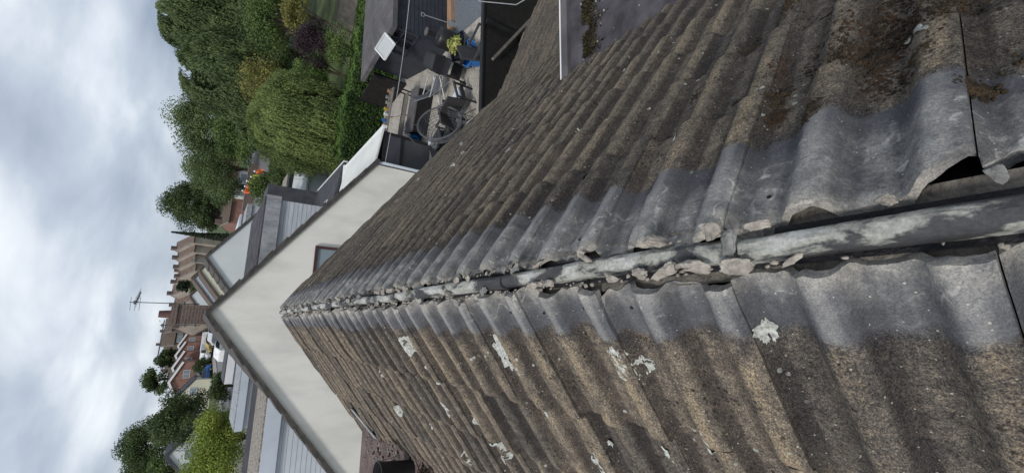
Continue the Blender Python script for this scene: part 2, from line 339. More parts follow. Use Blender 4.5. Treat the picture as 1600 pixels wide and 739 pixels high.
# ------------------------------------------------------------------ our house: tiles
A = R(38.4); CA, SA = math.cos(A), math.sin(A); PITCH = .15; TW = .3033; GA = .343; Y0 = .06
def H(Yv):
    """roll profile across the slope (period .15 m)"""
    d = np.abs(((Yv-Y0-.028+PITCH*TW/.3/2) % (PITCH*TW/.3))-PITCH*TW/.3/2)
    q = np.clip((1-d/.047)/.66, 0, 1); return .036*(q*q*(3-2*q))*(.93+.07*np.clip(1-d/.02, 0, 1))
def pos(side, s, Y, h):
    return np.stack([side*(s*CA+h*SA), Y, -s*SA+h*CA], -1)
def tile_mat():
    m, t, p = new_mat('weathered_concrete_tile')
    at = N(t, 'ShaderNodeAttribute', attribute_name='tile'); sp = N(t, 'ShaderNodeSeparateXYZ'); t.links.new(at.outputs['Vector'], sp.inputs[0])   # s, roll height, tile random
    at2 = N(t, 'ShaderNodeAttribute', attribute_name='flank')
    tc = N(t, 'ShaderNodeTexCoord'); O = tc.outputs['Object']
    def noise(sc, det=6., ro=.6, vec=O):
        n = N(t, 'ShaderNodeTexNoise', in_Scale=sc, in_Detail=det, in_Roughness=ro); t.links.new(vec, n.inputs[0]); return n.outputs[0]
    def ramp(f, *st):
        r = N(t, 'ShaderNodeValToRGB'); t.links.new(f, r.inputs[0]); el = r.color_ramp.elements
        while len(el) < len(st): el.new(.5)
        for e_, (ps, c) in zip(el, st): e_.position = ps; e_.color = (*c, 1) if len(c) == 3 else c
        return r.outputs[0]
    def sm(f, a, b, lo=0., hi=1.):
        n = N(t, 'ShaderNodeMapRange', interpolation_type='SMOOTHSTEP'); t.links.new(f, n.inputs[0])
        n.inputs['From Min'].default_value = a; n.inputs['From Max'].default_value = b; n.inputs['To Min'].default_value = lo; n.inputs['To Max'].default_value = hi; return n.outputs[0]
    def mix(f, a, b, bt='MIX'):
        n = N(t, 'ShaderNodeMix', data_type='RGBA', blend_type=bt)
        for i, v in ((0, f), (6, a), (7, b)):
            if isinstance(v, (int, float)): n.inputs[i].default_value = v
            elif isinstance(v, tuple): n.inputs[i].default_value = (*v, 1)
            else: t.links.new(v, n.inputs[i])
        return n.outputs[2]
    s_, rh, rd = sp.outputs
    big = noise(7, 5); med = noise(38, 6, .65); fine = noise(420, 2, .7); fine2 = noise(190, 3, .75)
    base = ramp(med, (.30, (.056, .051, .048)), (.52, (.112, .101, .090)), (.74, (.178, .158, .134)))
    # tan worn granules on one flank of each roll
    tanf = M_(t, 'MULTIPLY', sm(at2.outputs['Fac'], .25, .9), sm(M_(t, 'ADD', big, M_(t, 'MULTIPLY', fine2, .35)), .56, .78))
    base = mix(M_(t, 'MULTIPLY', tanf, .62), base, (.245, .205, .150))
    # painted shade beside each roll, strongest on the near side, patchy like grime
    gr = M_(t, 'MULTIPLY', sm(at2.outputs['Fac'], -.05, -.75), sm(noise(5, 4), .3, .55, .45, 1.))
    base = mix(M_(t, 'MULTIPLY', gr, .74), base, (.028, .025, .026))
    base = mix(M_(t, 'MULTIPLY', sm(noise(11, 6, .7), .58, .74), .65), base, (.035, .031, .030))
    base = mix(1.0, base, ramp(rd, (0, (.70, .71, .74)), (1, (1.25, 1.20, 1.12))), 'MULTIPLY')
    vd = N(t, 'ShaderNodeTexVoronoi', in_Scale=62.); t.links.new(O, vd.inputs[0])
    drk = M_(t, 'MULTIPLY', sm(vd.outputs['Distance'], .34, .22), sm(noise(8.5, 5, .7), .52, .60)); base = mix(M_(t, 'MULTIPLY', drk, .85), base, (.022, .018, .016))
    # bare grey strip that the ridge tiles used to cover
    edge = M_(t, 'ADD', s_, M_(t, 'MULTIPLY', M_(t, 'SUBTRACT', noise(16, 4), .5), .06))
    at3 = N(t, 'ShaderNodeAttribute', attribute_name='band')
    q = M_(t, 'SUBTRACT', edge, at3.outputs['Fac'])
    bandf = sm(q, .012, -.012); rim = M_(t, 'MULTIPLY', sm(q, .05, -.005), sm(q, -.10, -.02))
    grey = ramp(noise(24, 7, .7), (.30, (.085, .087, .094)), (.5, (.170, .170, .171)), (.72, (.30, .296, .288)))
    lime = sm(M_(t, 'ADD', noise(11, 7, .78), M_(t, 'MULTIPLY', med, .3)), .72, .80)
    grey = mix(M_(t, 'MULTIPLY', lime, .45), grey, (.40, .395, .375))
    rimc = mix(sm(noise(9, 4), .3, .7), (.05, .053, .064), (.09, .093, .105))
    ln = M_(t, 'ABSOLUTE', M_(t, 'SUBTRACT', noise(6.5, 3, .5), .5)); grey = mix(M_(t, 'MULTIPLY', sm(ln, .016, .003), M_(t, 'MULTIPLY', sm(noise(50, 4), .42, .6), .75)), grey, (.46, .455, .44))
    grey = mix(M_(t, 'MULTIPLY', sm(q, -.11, -.03), .88), grey, rimc)
    grey = mix(M_(t, 'MULTIPLY', gr, .55), grey, (.045, .046, .052)); grey = mix(M_(t, 'MULTIPLY', sm(at2.outputs['Fac'], .3, 1.), .35), grey, (.34, .335, .325))  # roll shade painted on the band too, crests painted paler as if lit
    top = sm(edge, .085, .02); grey = mix(M_(t, 'MULTIPLY', top, sm(noise(30, 4), .35, .6)), grey, (.36, .34, .30))
    base = mix(M_(t, 'MULTIPLY', sm(q, .07, .0), M_(t, 'MULTIPLY', sm(noise(21, 4), .4, .6), .8)), base, (.04, .04, .045))
    colr = mix(bandf, base, grey)
    # aggregate speckle
    spf = M_(t, 'SUBTRACT', 1.0, M_(t, 'MULTIPLY', bandf, .62))
    colr = mix(spf, colr, ramp(fine, (.32, (.38, .38, .40)), (.5, (1., 1., 1.)), (.68, (1.9, 1.8, 1.6))), 'MULTIPLY')
    colr = mix(spf, colr, ramp(fine2, (.34, (.50, .49, .50)), (.5, (1., 1., 1.)), (.66, (1.6, 1.5, 1.35))), 'MULTIPLY')
    vo = N(t, 'ShaderNodeTexVoronoi', in_Scale=95.); t.links.new(O, vo.inputs[0])
    spv = M_(t, 'MULTIPLY', sm(vo.outputs['Distance'], .19, .12), sm(noise(60, 2), .55, .62)); colr = mix(M_(t, 'MULTIPLY', spv, .8), colr, (.46, .44, .37))
    vo2 = N(t, 'ShaderNodeTexVoronoi', in_Scale=26.); t.links.new(O, vo2.inputs[0])
    lic = M_(t, 'MULTIPLY', sm(vo2.outputs['Distance'], .17, .13), sm(noise(6, 2), .58, .63)); lic = M_(t, 'MULTIPLY', lic, M_(t, 'SUBTRACT', 1, bandf))
    colr = mix(M_(t, 'MULTIPLY', lic, .7), colr, (.44, .46, .42))
    t.links.new(colr, p.inputs['Base Color']); p.inputs['Roughness'].default_value = .92; p.inputs['Specular IOR Level'].default_value = .2
    b = N(t, 'ShaderNodeBump'); b.inputs['Distance'].default_value = .0028; t.links.new(M_(t, 'SUBTRACT', .75, M_(t, 'MULTIPLY', bandf, .42)), b.inputs['Strength'])
    hh = M_(t, 'ADD', M_(t, 'MULTIPLY', fine, 1.0), M_(t, 'ADD', M_(t, 'MULTIPLY', fine2, 1.1), M_(t, 'MULTIPLY', med, 1.6)))
    t.links.new(hh, b.inputs['Height']); t.links.new(b.outputs[0], p.inputs['Normal'])
    return m
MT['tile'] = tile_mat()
BUTTS = [.47+GA*k for k in range(14)]
def tiles(name, side, parent, smax_fn, yend_fn, kmin, kmax):
    VV = []; FF = []; TT = []; FL = []; BD = []; base = 0; rg = np.random.default_rng(11 if side > 0 else 12)
    for k in range(kmin, kmax+1):
        ya = Y0+k*TW
        s_top = .03
        for c, sb in enumerate(BUTTS):
            sa = .03 if c == 0 else BUTTS[c-1]
            if sa > smax_fn(ya+.15): break
            ye = yend_fn(sb)
            if ya > ye-.06: break
            yb = min(ya+TW, ye)
            near = (ya < 1.3 and sa < 1.3); mid = (ya < 2.8 and sa < 2.2)
            nu, nv = (49, 40) if near else ((25, 14) if mid else (17, 6))
            if c == 0 and mid: nv = 40 if near else 26
            u = np.linspace(0, 1, nu); v = np.linspace(0, 1, nv)
            U, Vg = np.meshgrid(u, v, indexing='ij')
            gap = .0009; Y = ya+gap+U*(yb-ya-2*gap)
            a = np.full(nu, sa)
            if c == 0:   # ragged cut end at the ridge
                yy = ya+u*(yb-ya); a = .028+.022*vnoise(yy*14, yy*0+side*3, 5)+.012*vnoise(yy*60, yy*0+side, 6)
                a = a+rg.uniform(-.010, .014)*(1 if k else 0)
                if side > 0: a = a+.075*np.exp(-((yy-.02)/.06)**2)+.012*np.exp(-((yy-.16)/.05)**2)
            bq = sb+.010*(vnoise(Y[:, 0]*30, Y[:, 0]*0+c*7+k, 7)-.5)+rg.uniform(-.008, .008)
            S = a[:, None]+(bq-a)[:, None]*Vg
            fr = (S-(sa if c else sb-GA))/GA
            h0 = H(Y)
            # rolls are slightly lower than nominal where worn; ends of the rolls droop round
            endr = np.clip((1-Vg)*(GA if c else .44)/.02, 0, 1); h = h0*(.82+.18*np.sqrt(endr))+.016*fr
            if c == 0:
                top = np.clip((S-a[:, None])/.05, 0, 1); h = h-.004*(1-top)**2
            dz = rg.uniform(-.002, .004); tl = rg.uniform(-.009, .009); h = h+dz+tl*(U-.5)+rg.uniform(-.006, .006)*(Vg-.5)
            h = h-.004*np.clip(1-Vg*14, 0, 1)*0
            h = h+.0035*(U < .5/nu)*0
            h = h+.0030*(vnoise(S*28+c, Y*28+k*3, 1)-.5)+.0022*(vnoise(S*75, Y*75, 2)-.5)+(.0016*(vnoise(S*230, Y*230, 3)-.5) if near else 0)
            h = h-.003*np.clip(1-endr, 0, 1)
            # raised lip at the side lap
            h = h+.003*np.clip(1-U*(nu-1)/3, 0, 1)
            P = pos(side, S, Y, h).reshape(-1, 3)
            idx = np.arange(nu*nv).reshape(nu, nv)+base
            q = np.stack([idx[:-1, :-1], idx[1:, :-1], idx[1:, 1:], idx[:-1, 1:]], -1).reshape(-1, 4)
            if side < 0: q = q[:, ::-1]
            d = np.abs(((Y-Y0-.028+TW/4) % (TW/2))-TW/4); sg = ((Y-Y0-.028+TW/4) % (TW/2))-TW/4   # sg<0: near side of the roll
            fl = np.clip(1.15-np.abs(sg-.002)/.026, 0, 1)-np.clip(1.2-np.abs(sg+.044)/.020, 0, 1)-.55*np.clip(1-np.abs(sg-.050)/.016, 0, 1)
            rv = rg.random()
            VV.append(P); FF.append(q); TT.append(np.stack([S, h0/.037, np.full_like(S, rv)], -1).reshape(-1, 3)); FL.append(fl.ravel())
            bw = (.262+.05*(vnoise(Y*4.5, Y*0+9, 8)-.5)) if side > 0 else (.165+.035*(vnoise(Y*5, Y*0+5, 8)-.5))
            BD.append(bw.ravel()); base += nu*nv
            # skirts: ridge end, butt end, two sides
            for e_, th in ((idx[:, 0], .020), (idx[:, -1], .034), (idx[0, :], .018), (idx[-1, :], .018)):
                loc = e_-idx[0, 0]; Sx = S.ravel()[loc]; Yx = Y.ravel()[loc]; hx = h.ravel()[loc]
                t1 = pos(side, Sx, Yx, hx); ins = 0
                t2 = pos(side, Sx, Yx, hx-th); n_ = len(loc)
                VV.append(np.concatenate([t1, t2])); ii = np.arange(n_-1)+base
                FF.append(np.stack([ii, ii+1, ii+1+n_, ii+n_], -1))
                for arr, src in ((TT, TT[-1] if False else None),): pass
                tt = np.stack([Sx, h0.ravel()[loc]/.027, np.full(n_, rv*.6)], -1); TT.append(np.concatenate([tt, tt]))
                ff = np.full(n_*2, -.3 if th < .03 else -.2); FL.append(ff); bb = bw.ravel()[loc]; BD.append(np.concatenate([bb, bb])); base += 2*n_
    V = np.concatenate(VV); F = np.concatenate(FF); T = np.concatenate(TT)
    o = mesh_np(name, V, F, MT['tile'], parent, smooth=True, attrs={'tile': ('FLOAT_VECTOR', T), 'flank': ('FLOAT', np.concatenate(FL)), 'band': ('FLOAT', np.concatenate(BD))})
    return o
house = root('bungalow', 'bungalow whose brown concrete tiled roof with stripped open ridge fills the foreground', 'house', (0, 0, 0))
XE = 3.25; SE = XE/CA
yr = lambda s: 5.40+.10*s
def smr(Y):
    return 2.22 if Y < 2.18 else SE+.02     # cut by the flat roofed dormer
tiles('tiled_roof', 1, house, smr, yr, -7, 18)
def sml(Y): return 1.50 if Y < 4.62 else 1.86
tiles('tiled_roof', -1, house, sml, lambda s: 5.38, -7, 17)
# underlay below the tiles
mb = MB()
for sd_, sm_ in ((1, SE), (-1, 1.9)):
    a = pos(sd_, np.array([.0, sm_]), np.array([0., 0.]), np.array([-.05, -.05]))
    mb.add([(a[0][0], -2.2, a[0][2]), (a[0][0], 5.30, a[0][2]), (a[1][0], 5.30, a[1][2]), (a[1][0], -2.2, a[1][2])], [(0, 1, 2, 3)])
mb.build('underlay', MT['felt_dark'], house)
# ridge batten with old mortar
def batten_mat():
    m, t, p = new_mat('mortar_stained_batten')
    tc = N(t, 'ShaderNodeTexCoord'); mp = N(t, 'ShaderNodeMapping'); mp.inputs['Scale'].default_value = (1.2, .55, 1.2); t.links.new(tc.outputs['Object'], mp.inputs[0])
    n = N(t, 'ShaderNodeTexNoise', in_Scale=9.5, in_Detail=9., in_Roughness=.62, in_Distortion=.3); t.links.new(mp.outputs[0], n.inputs[0])
    r = N(t, 'ShaderNodeValToRGB'); t.links.new(n.outputs[0], r.inputs[0]); el = r.color_ramp.elements
    el[0].position = .470; el[0].color = (.050, .050, .054, 1); el[1].position = .512; el[1].color = (.27, .27, .24, 1)
    e1 = el.new(.30); e1.color = (.03, .03, .033, 1); e2 = el.new(.64); e2.color = (.46, .465, .45, 1)
    f = N(t, 'ShaderNodeTexNoise', in_Scale=160., in_Detail=4., in_Roughness=.7); t.links.new(tc.outputs['Object'], f.inputs[0])
    mr = N(t, 'ShaderNodeMapRange'); mr.inputs['From Min'].default_value = .3; mr.inputs['From Max'].default_value = .7; mr.inputs['To Min'].default_value = .65; mr.inputs['To Max'].default_value = 1.25; t.links.new(f.outputs[0], mr.inputs[0])
    mm = N(t, 'ShaderNodeMix', data_type='RGBA', blend_type='MULTIPLY'); mm.inputs[0].default_value = 1; t.links.new(r.outputs[0], mm.inputs[6]); t.links.new(mr.outputs[0], mm.inputs[7]); t.links.new(mm.outputs[2], p.inputs['Base Color'])
    b = N(t, 'ShaderNodeBump'); b.inputs['Strength'].default_value = .6; b.inputs['Distance'].default_value = .004
    t.links.new(M_(t, 'ADD', n.outputs[0], M_(t, 'MULTIPLY', f.outputs[0], .5)), b.inputs['Height']); t.links.new(b.outputs[0], p.inputs['Normal']); p.inputs['Roughness'].default_value = .8
    return m
MT['batten'] = batten_mat()
prof = [(-.0195, -.05), (-.0195, -.030), (-.0198, -.016), (-.0175, -.006), (-.013, .001), (-.006, .0045), (.001, .005), (.008, .0042), (.014, .0005), (.018, -.006), (.0195, -.018), (.0195, -.050)]
for seg, (a, b) in enumerate(((-1.0, .335), (.345, 1.02), (1.025, 2.3), (2.305, 3.7), (3.705, 5.36))):
    n = max(8, int((b-a)/.007)); yy = np.linspace(a, b, n); VV = []; k = len(prof)
    for y in yy:
        wob = .006*(vnoise(np.array([y*6.]), np.array([seg*3.]), 5)[0]-.5); sc = 1+.12*(vnoise(np.array([y*11.]), np.array([seg+9.]), 6)[0]-.5)
        VV += [(p[0]*sc+wob+(.002 if seg % 2 else -.002), y, p[1]-.004*(seg % 2)+.0055*(vnoise(np.array([y*22.]), np.array([p[0]*150+50]), 7)[0]-.5)+.003*(vnoise(np.array([y*70.]), np.array([p[0]*300+20]), 8)[0]-.5)) for p in prof]
    F = [(i*k+j, i*k+j+1, (i+1)*k+j+1, (i+1)*k+j) for i in range(n-1) for j in range(k-1)]
    mb = MB(); mb.add(VV, F); mb.add(VV[:k], [tuple(range(k))]); mb.add(VV[-k:], [tuple(range(k))[::-1]])
    mb.build('ridge_batten', MT['batten'], house, smooth=True)
MT['mortar'] = mat('crumbling_mortar', (.40, .365, .32), (.17, .15, .13), 45, .95, .8, 160, detail=9, bdist=.004)
MT['mortargrey'] = mat('grey_mortar', (.25, .25, .24), (.11, .108, .104), 45, .95, .8, 160, detail=9, bdist=.004)
# bedding still stuck along both sides of the batten
def bedding(side, parent):
    rg = np.random.default_rng(21+side); V = []; F = []
    bm = bmesh.new(); bmesh.ops.create_icosphere(bm, subdivisions=1, radius=1)
    B = np.array([v.co[:] for v in bm.verts]); BF = np.array([[v.index for v in f.verts] for f in bm.faces]); bm.free(); b = 0
    for i in range(330):
        y = -.3+5.6*rg.random()**1.25
        if vnoise(np.array([y*5.]), np.array([side*4.]), 9)[0] < .42: continue
        if y < .33 and rg.random() < .75: continue
        r = rg.uniform(.0012, .0046)*(1+.3*max(y, 0))
        c = np.array([side*rg.uniform(.025, .038), y, rg.uniform(-.026, -.012)])
        P = B*(1+.7*(rg.random((len(B), 1))-.5))*r*np.array([rg.uniform(.7, 1.3), rg.uniform(.8, 1.8), rg.uniform(.5, 1)])+c
        V.append(P); F.append(BF+b); b += len(P)
    mesh_np('mortar_bedding', np.concatenate(V), np.concatenate(F), MT['mortar'], parent)
bedding(1, house); bedding(-1, house)
rg = np.random.default_rng(77); ORD = ['nearest', 'second', 'third', 'fourth', 'fifth', 'sixth', 'seventh', 'eighth', 'ninth', 'tenth', 'eleventh', 'twelfth', 'thirteenth', 'fourteenth', 'fifteenth', 'sixteenth', 'seventeenth', 'eighteenth', 'nineteenth', 'twentieth']; cnt = {}
for i, y_ in enumerate(sorted(.60+4.6*rg.random(34)**1.2)):
    sd_ = rg.choice([-1, 1]); q_ = 1+.35*y_; cm = 'mortar' if rg.random() < .7 else 'mortargrey'
    o = rock('mortar_lump', MT[cm], (sd_*rg.uniform(.021, .030), y_, rg.uniform(.000, .008)), (rg.uniform(.006, .012)*q_, rg.uniform(.010, .026)*q_, rg.uniform(.006, .010)*q_), 140+i, sub=4)
    key = (cm, sd_); cnt[key] = cnt.get(key, 0)+1
    tagit(o, ORD[cnt[key]-1]+(' cream' if cm == 'mortar' else ' grey')+' mortar chip wedged on the '+('right' if sd_ > 0 else 'left')+' of the batten beyond the slabs', 'mortar lump', 'small mortar pieces along the batten')
# dark filling under the tile ends
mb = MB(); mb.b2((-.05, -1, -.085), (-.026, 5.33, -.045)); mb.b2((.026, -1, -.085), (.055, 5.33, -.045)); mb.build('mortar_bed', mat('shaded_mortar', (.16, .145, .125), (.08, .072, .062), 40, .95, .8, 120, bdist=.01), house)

# lichen and droppings as thin crusts that follow the tiles
def surf(side, s, Y):
    c = np.searchsorted(BUTTS, s); sb = np.array(BUTTS)[np.clip(c, 0, 13)]; fr = (s-(sb-GA))/GA
    return H(Y)+.016*fr+.0055
def lichen(side, s, Y, rs, ry, m, seed, ring=0.0, parent=None, name='lichen_patch', ang=0.0):
    rg = np.random.default_rng(seed); nr, na = 7, 40; th = np.linspace(0, 2*math.pi, na, endpoint=False)
    rad = 1+.6*(vnoise(np.cos(th)*1.8+seed, np.sin(th)*1.8+seed*2, 1)-.5)+.45*(vnoise(np.cos(th)*5+seed, np.sin(th)*5, 2)-.5)
    rr = np.linspace(ring, 1, nr)
    a = rr[:, None]*rad[None]*np.cos(th)*rs; b = rr[:, None]*rad[None]*np.sin(th)*ry
    S = s+a*math.cos(ang)-b*math.sin(ang); Yv = Y+a*math.sin(ang)+b*math.cos(ang)
    keep = vnoise(S*90+seed, Yv*90, 4)
    h = surf(side, S, Yv)+.0004*keep
    P = pos(side, S, Yv, h).reshape(-1, 3); idx = np.arange(nr*na).reshape(nr, na)
    q = np.stack([idx[:-1], idx[1:], np.roll(idx[1:], -1, 1), np.roll(idx[:-1], -1, 1)], -1).reshape(-1, 4)
    kq = keep.ravel()[q].mean(1); q = q[kq > (.40 if ring else .28)]
    P2 = P-np.array([0, 0, .004]); n_ = len(P)
    return mesh_np(name, P, q, m, parent)
MT['lichen'] = mat('pale_lichen', (.50, .515, .48), (.20, .20, .18), 130, .95, .2, 200, bdist=.001)
MT['lichen2'] = mat('grey_lichen', (.36, .37, .33), (.22, .22, .20), 60, .95, .5, 200, bdist=.003)
MT['tan'] = mat('tan_lichen', (.42, .33, .21), (.28, .22, .14), 50, .95, .6, 180, bdist=.003)
MT['spot'] = mat('black_lichen', (.03, .03, .032), (.02, .02, .022), 50, .95)
LL = [(.45, 2.45, .012, .010, 0), (.75, 2.3, .014, .008, 0), (.95, 2.1, .010, .008, 0), (.62, 3.3, .014, .010, 0), (.85, 3.9, .03, .02, .3), (1.1, 3.5, .03, .02, 0), (.4, 3.9, .02, .02, 0), (.5, 1.15, .010, .006, 0), (.76, 1.35, .014, .009, 0), (.3, .9, .007, .006, 0), (.27, 2.02, .055, .035, 0), (.40, 1.98, .05, .03, .45), (.28, 1.23, .055, .028, 0), (.235, .70, .035, .028, .1), (.265, .655, .02, .022, 0), (.66, 2.08, .05, .03, .5), (.63, 1.66, .035, .025, .5), (.71, 1.83, .045, .032, .4), (.86, 1.76, .06, .04, .45),
      (.165, .345, .018, .013, 0), (.41, .60, .022, .012, 0), (.44, .56, .035, .007, 0), (.53, .71, .016, .011, 0), (.72, 1.06, .045, .022, .2), (1.12, 2.31, .05, .03, .4), (.55, 2.9, .05, .03, .3), (.9, 3.1, .04, .03, 0), (.8, 2.6, .03, .02, 0), (.50, 1.35, .016, .010, 0), (.47, 1.9, .018, .012, 0), (.60, .95, .010, .007, 0), (1.05, 1.95, .05, .035, .5), (.98, 2.6, .03, .03, .4), (1.25, 2.9, .035, .02, 0), (.33, 2.6, .02, .015, 0), (.7, 3.6, .04, .03, 0), (1.15, 1.5, .04, .03, .3), (.38, 1.05, .008, .006, 0), (.35, 3.3, .03, .02, .3)]
for i, (s, Y, a, b, rg_) in enumerate(LL): lichen(-1, s, Y, a*1.2, b*1.25, MT['lichen'], i+3, rg_, house)
RR = [(.55, 1.7, .018, .010, 0, 'lichen', 0), (.9, 1.7, .012, .008, 0, 'lichen', .5), (1.5, 2.2, .02, .012, 0, 'lichen', 0), (.6, 2.3, .016, .012, 0, 'lichen', 0), (1.0, 3.0, .02, .016, 0, 'lichen', 0), (1.7, 2.7, .016, .012, 0, 'lichen2', 0), (2.2, 3.2, .03, .02, 0, 'lichen', 0), (.36, .72, .010, .006, 0, 'lichen', .4), (.75, .80, .012, .006, 0, 'lichen2', .2), (1.35, 3.8, .03, .02, 0, 'lichen', 0), (.5, 2.9, .02, .014, 0, 'lichen', 0), (1.6, 4.6, .03, .02, 0, 'lichen', 0), (.42, .575, .05, .009, 0, 'lichen', .3), (.82, 1.16, .016, .014, .3, 'lichen', 0), (1.27, 1.55, .03, .012, 0, 'lichen', .3), (1.08, 1.90, .02, .016, .4, 'lichen', 0), (1.62, 3.26, .03, .02, 0, 'lichen', 0), (.435, .105, .022, .006, 0, 'lichen2', .5), (.47, .130, .020, .006, 0, 'lichen2', .4), (1.46, 1.24, .02, .008, 0, 'lichen', 0), (1.02, 1.06, .02, .01, 0, 'lichen2', .3),
      (.9, 2.6, .03, .02, 0, 'lichen', 0), (1.3, 2.4, .012, .02, 0, 'lichen', 0), (1.9, 3.4, .03, .02, 0, 'lichen2', 0), (2.4, 4.0, .03, .03, 0, 'lichen', 0), (.7, 3.5, .03, .025, 0, 'lichen', 0), (1.1, 4.2, .03, .03, 0, 'lichen', 0), (2.0, 4.6, .03, .02, 0, 'lichen', 0),
      (.38, .87, .016, .016, 0, 'spot', 0), (.275, 1.01, .014, .014, 0, 'spot', 0), (.55, .47, .012, .012, 0, 'spot', 0), (.65, .75, .012, .010, 0, 'spot', 0)]
for i, (s, Y, a, b, rg_, mm_, an) in enumerate(RR): lichen(1, s, Y, a, b, MT[mm_], i+60, rg_, house, 'lichen_patch', an)
# moss tufts
MT['moss'] = mat('dead_moss', (.060, .040, .022), (.018, .014, .010), 60, 1, 1, 120, bdist=.006)
MT['mossrust'] = mat('rusty_moss', (.062, .034, .018), (.020, .014, .010), 60, 1, 1, 120, bdist=.006)
rg = np.random.default_rng(5)
def moss(side, s, Y, spread, n, m, seed):
    rg = np.random.default_rng(seed); bm = bmesh.new(); bmesh.ops.create_icosphere(bm, subdivisions=2, radius=1)
    B = np.array([v.co[:] for v in bm.verts]); BF = np.array([[v.index for v in f.verts] for f in bm.faces]); bm.free(); V = []; F = []; b = 0
    for i in range(n*5):
        ss = s+rg.normal()*spread[0]; yy = Y+rg.normal()*spread[1]; r = rg.uniform(.0009, .0030)
        h = surf(side, np.array([ss]), np.array([yy]))-.003; c = pos(side, np.array([ss]), np.array([yy]), h)[0]
        P = B*(1+.7*(rg.random((len(B), 1))-.5))*r*np.array([1.2, 1.2, .7])+c; V.append(P); F.append(BF+b); b += len(P)
    mesh_np('moss_clump', np.concatenate(V), np.concatenate(F), m, house)
for i, (s, Y, sp_, n_, mm_) in enumerate([(.37, .335, (.012, .009), 40, 'mossrust'), (.45, .345, (.03, .010), 40, 'moss'), (.235, .055, (.010, .010), 45, 'moss'), (.40, .165, (.05, .012), 60, 'mossrust'), (.47, .17, (.03, .02), 60, 'moss'), (.50, .21, (.03, .02), 40, 'moss'), (.58, .36, (.05, .010), 40, 'mossrust'), (.30, .255, (.015, .01), 25, 'moss'), (.36, .12, (.02, .015), 24, 'moss'), (.62, .19, (.06, .03), 60, 'mossrust'), (.62, .30, (.05, .01), 25, 'moss'), (.85, .50, (.05, .012), 25, 'moss'), (.7, .62, (.02, .006), 14, 'moss'), (.52, .07, (.05, .02), 40, 'moss'), (.30, -.02, (.02, .02), 20, 'moss'), (.75, .16, (.06, .04), 70, 'moss'), (.68, .05, (.05, .03), 60, 'moss'), (.85, .26, (.05, .03), 50, 'moss'), (.55, .13, (.03, .02), 40, 'moss'), (.95, .10, (.06, .04), 60, 'moss'), (1.0, .40, (.05, .015), 30, 'moss')]): moss(1, s, Y, sp_, n_, MT[mm_], i)
moss(-1, .20, .62, (.01, .01), 8, MT['moss'], 50)

# loose mortar lumps lying on the open ridge: each a thing
LB = [(.040, .374, -.008, .026, .024, .015, 'mortar', 'jagged cream mortar lump right of the batten by the large break'),
      (-.034, .338, -.004, .022, .030, .015, 'mortar', 'largest cream mortar lump left of the batten at the batten joint'),
      (.006, .350, .008, .030, .017, .008, 'mortargrey', 'smooth grey mortar collar lying across the batten joint'),
      (-.031, .402, .000, .017, .036, .013, 'mortar', 'flat cracked cream mortar slab just beyond the large left lump'),
      (-.030, .470, -.001, .017, .040, .013, 'mortar', 'long cream mortar slab second beyond the large left lump'),
      (-.031, .528, -.003, .014, .024, .012, 'mortar', 'small cream mortar block at the far end of the left slabs'),
      (.037, .485, -.002, .015, .036, .013, 'mortar', 'cracked pale mortar piece under the right tile edge opposite the slabs'),
      (.036, .140, .004, .012, .014, .012, 'mortar', 'single pale mortar crumb on the near right edge of the batten'),
      (-.028, .87, .0, .016, .042, .013, 'mortar', 'pinkish cream mortar slab halfway along the near batten on its left'),
      (-.026, .80, -.008, .010, .014, .010, 'mortar', 'small mortar knob just nearer than the pinkish slab'),
      (.036, .50, .010, .006, .007, .006, 'mortar', 'tiny round mortar bead on top of the right piece'),
      (-.040, .02, -.022, .020, .022, .010, 'mortargrey', 'dark grey mortar rubble in the gap at the nearest left of the batten'),
      (-.036, -.03, -.018, .012, .010, .008, 'mortar', 'small pale chip on rubble at the nearest end of the ridge'),
      (.034, .30, -.006, .010, .022, .008, 'mortar', 'thin cream mortar sliver near the right void beside the break'),
      (.052, .045, -.028, .020, .010, .005, 'mortargrey', 'flat grey mortar chip lying in the hollow under the broken tile'),
      (-.030, .26, -.014, .007, .022, .005, 'mortar', 'thin pale mortar sliver along the left gap just nearer than the large lump'),
      (.020, 1.72, .006, .014, .030, .012, 'mortar', 'pale mortar heap on the right of the batten in the middle distance'),
      (-.024, 1.35, -.002, .012, .026, .012, 'mortar', 'pale mortar heap on the left of the batten in the middle distance'),
      (.0, 2.6, .010, .020, .04, .012, 'mortar', 'mortar lump across the batten towards its far end')]
for i, (x_, y_, z_, a, b, c, mm_, lb) in enumerate(LB):
    o = rock('mortar_lump', MT[mm_], (x_*.90, y_, z_+(.009 if abs(x_) > .012 else -.001)), (a*1.0, b*1.05, c*1.35 if abs(x_) > .012 else c), 40+i); tagit(o, lb, 'mortar lump', 'loose mortar lumps along the open ridge')

# fixings: nail holes / torn nibs near the ridge on each tile
mb = MB(); mh = mat('black_hole', (.01, .01, .01), (.008, .008, .008), 5)
for k in range(-2, 8):
    for off in (.095, .245):
        for sd_, s0 in ((1, .115), (-1, .105)):
            y = Y0+k*TW+off+random.uniform(-.01, .01); s = s0+random.uniform(-.012, .02)
            if random.random() < .35: continue
            P = pos(sd_, np.array([s]), np.array([y]), surf(sd_, np.array([s]), np.array([y]))-.0005)[0]
            mb.cyl(P, P-np.array([sd_*SA, 0, CA])*.002, .0042, .003, 9)
mb.build('nail_hole', mh, house)

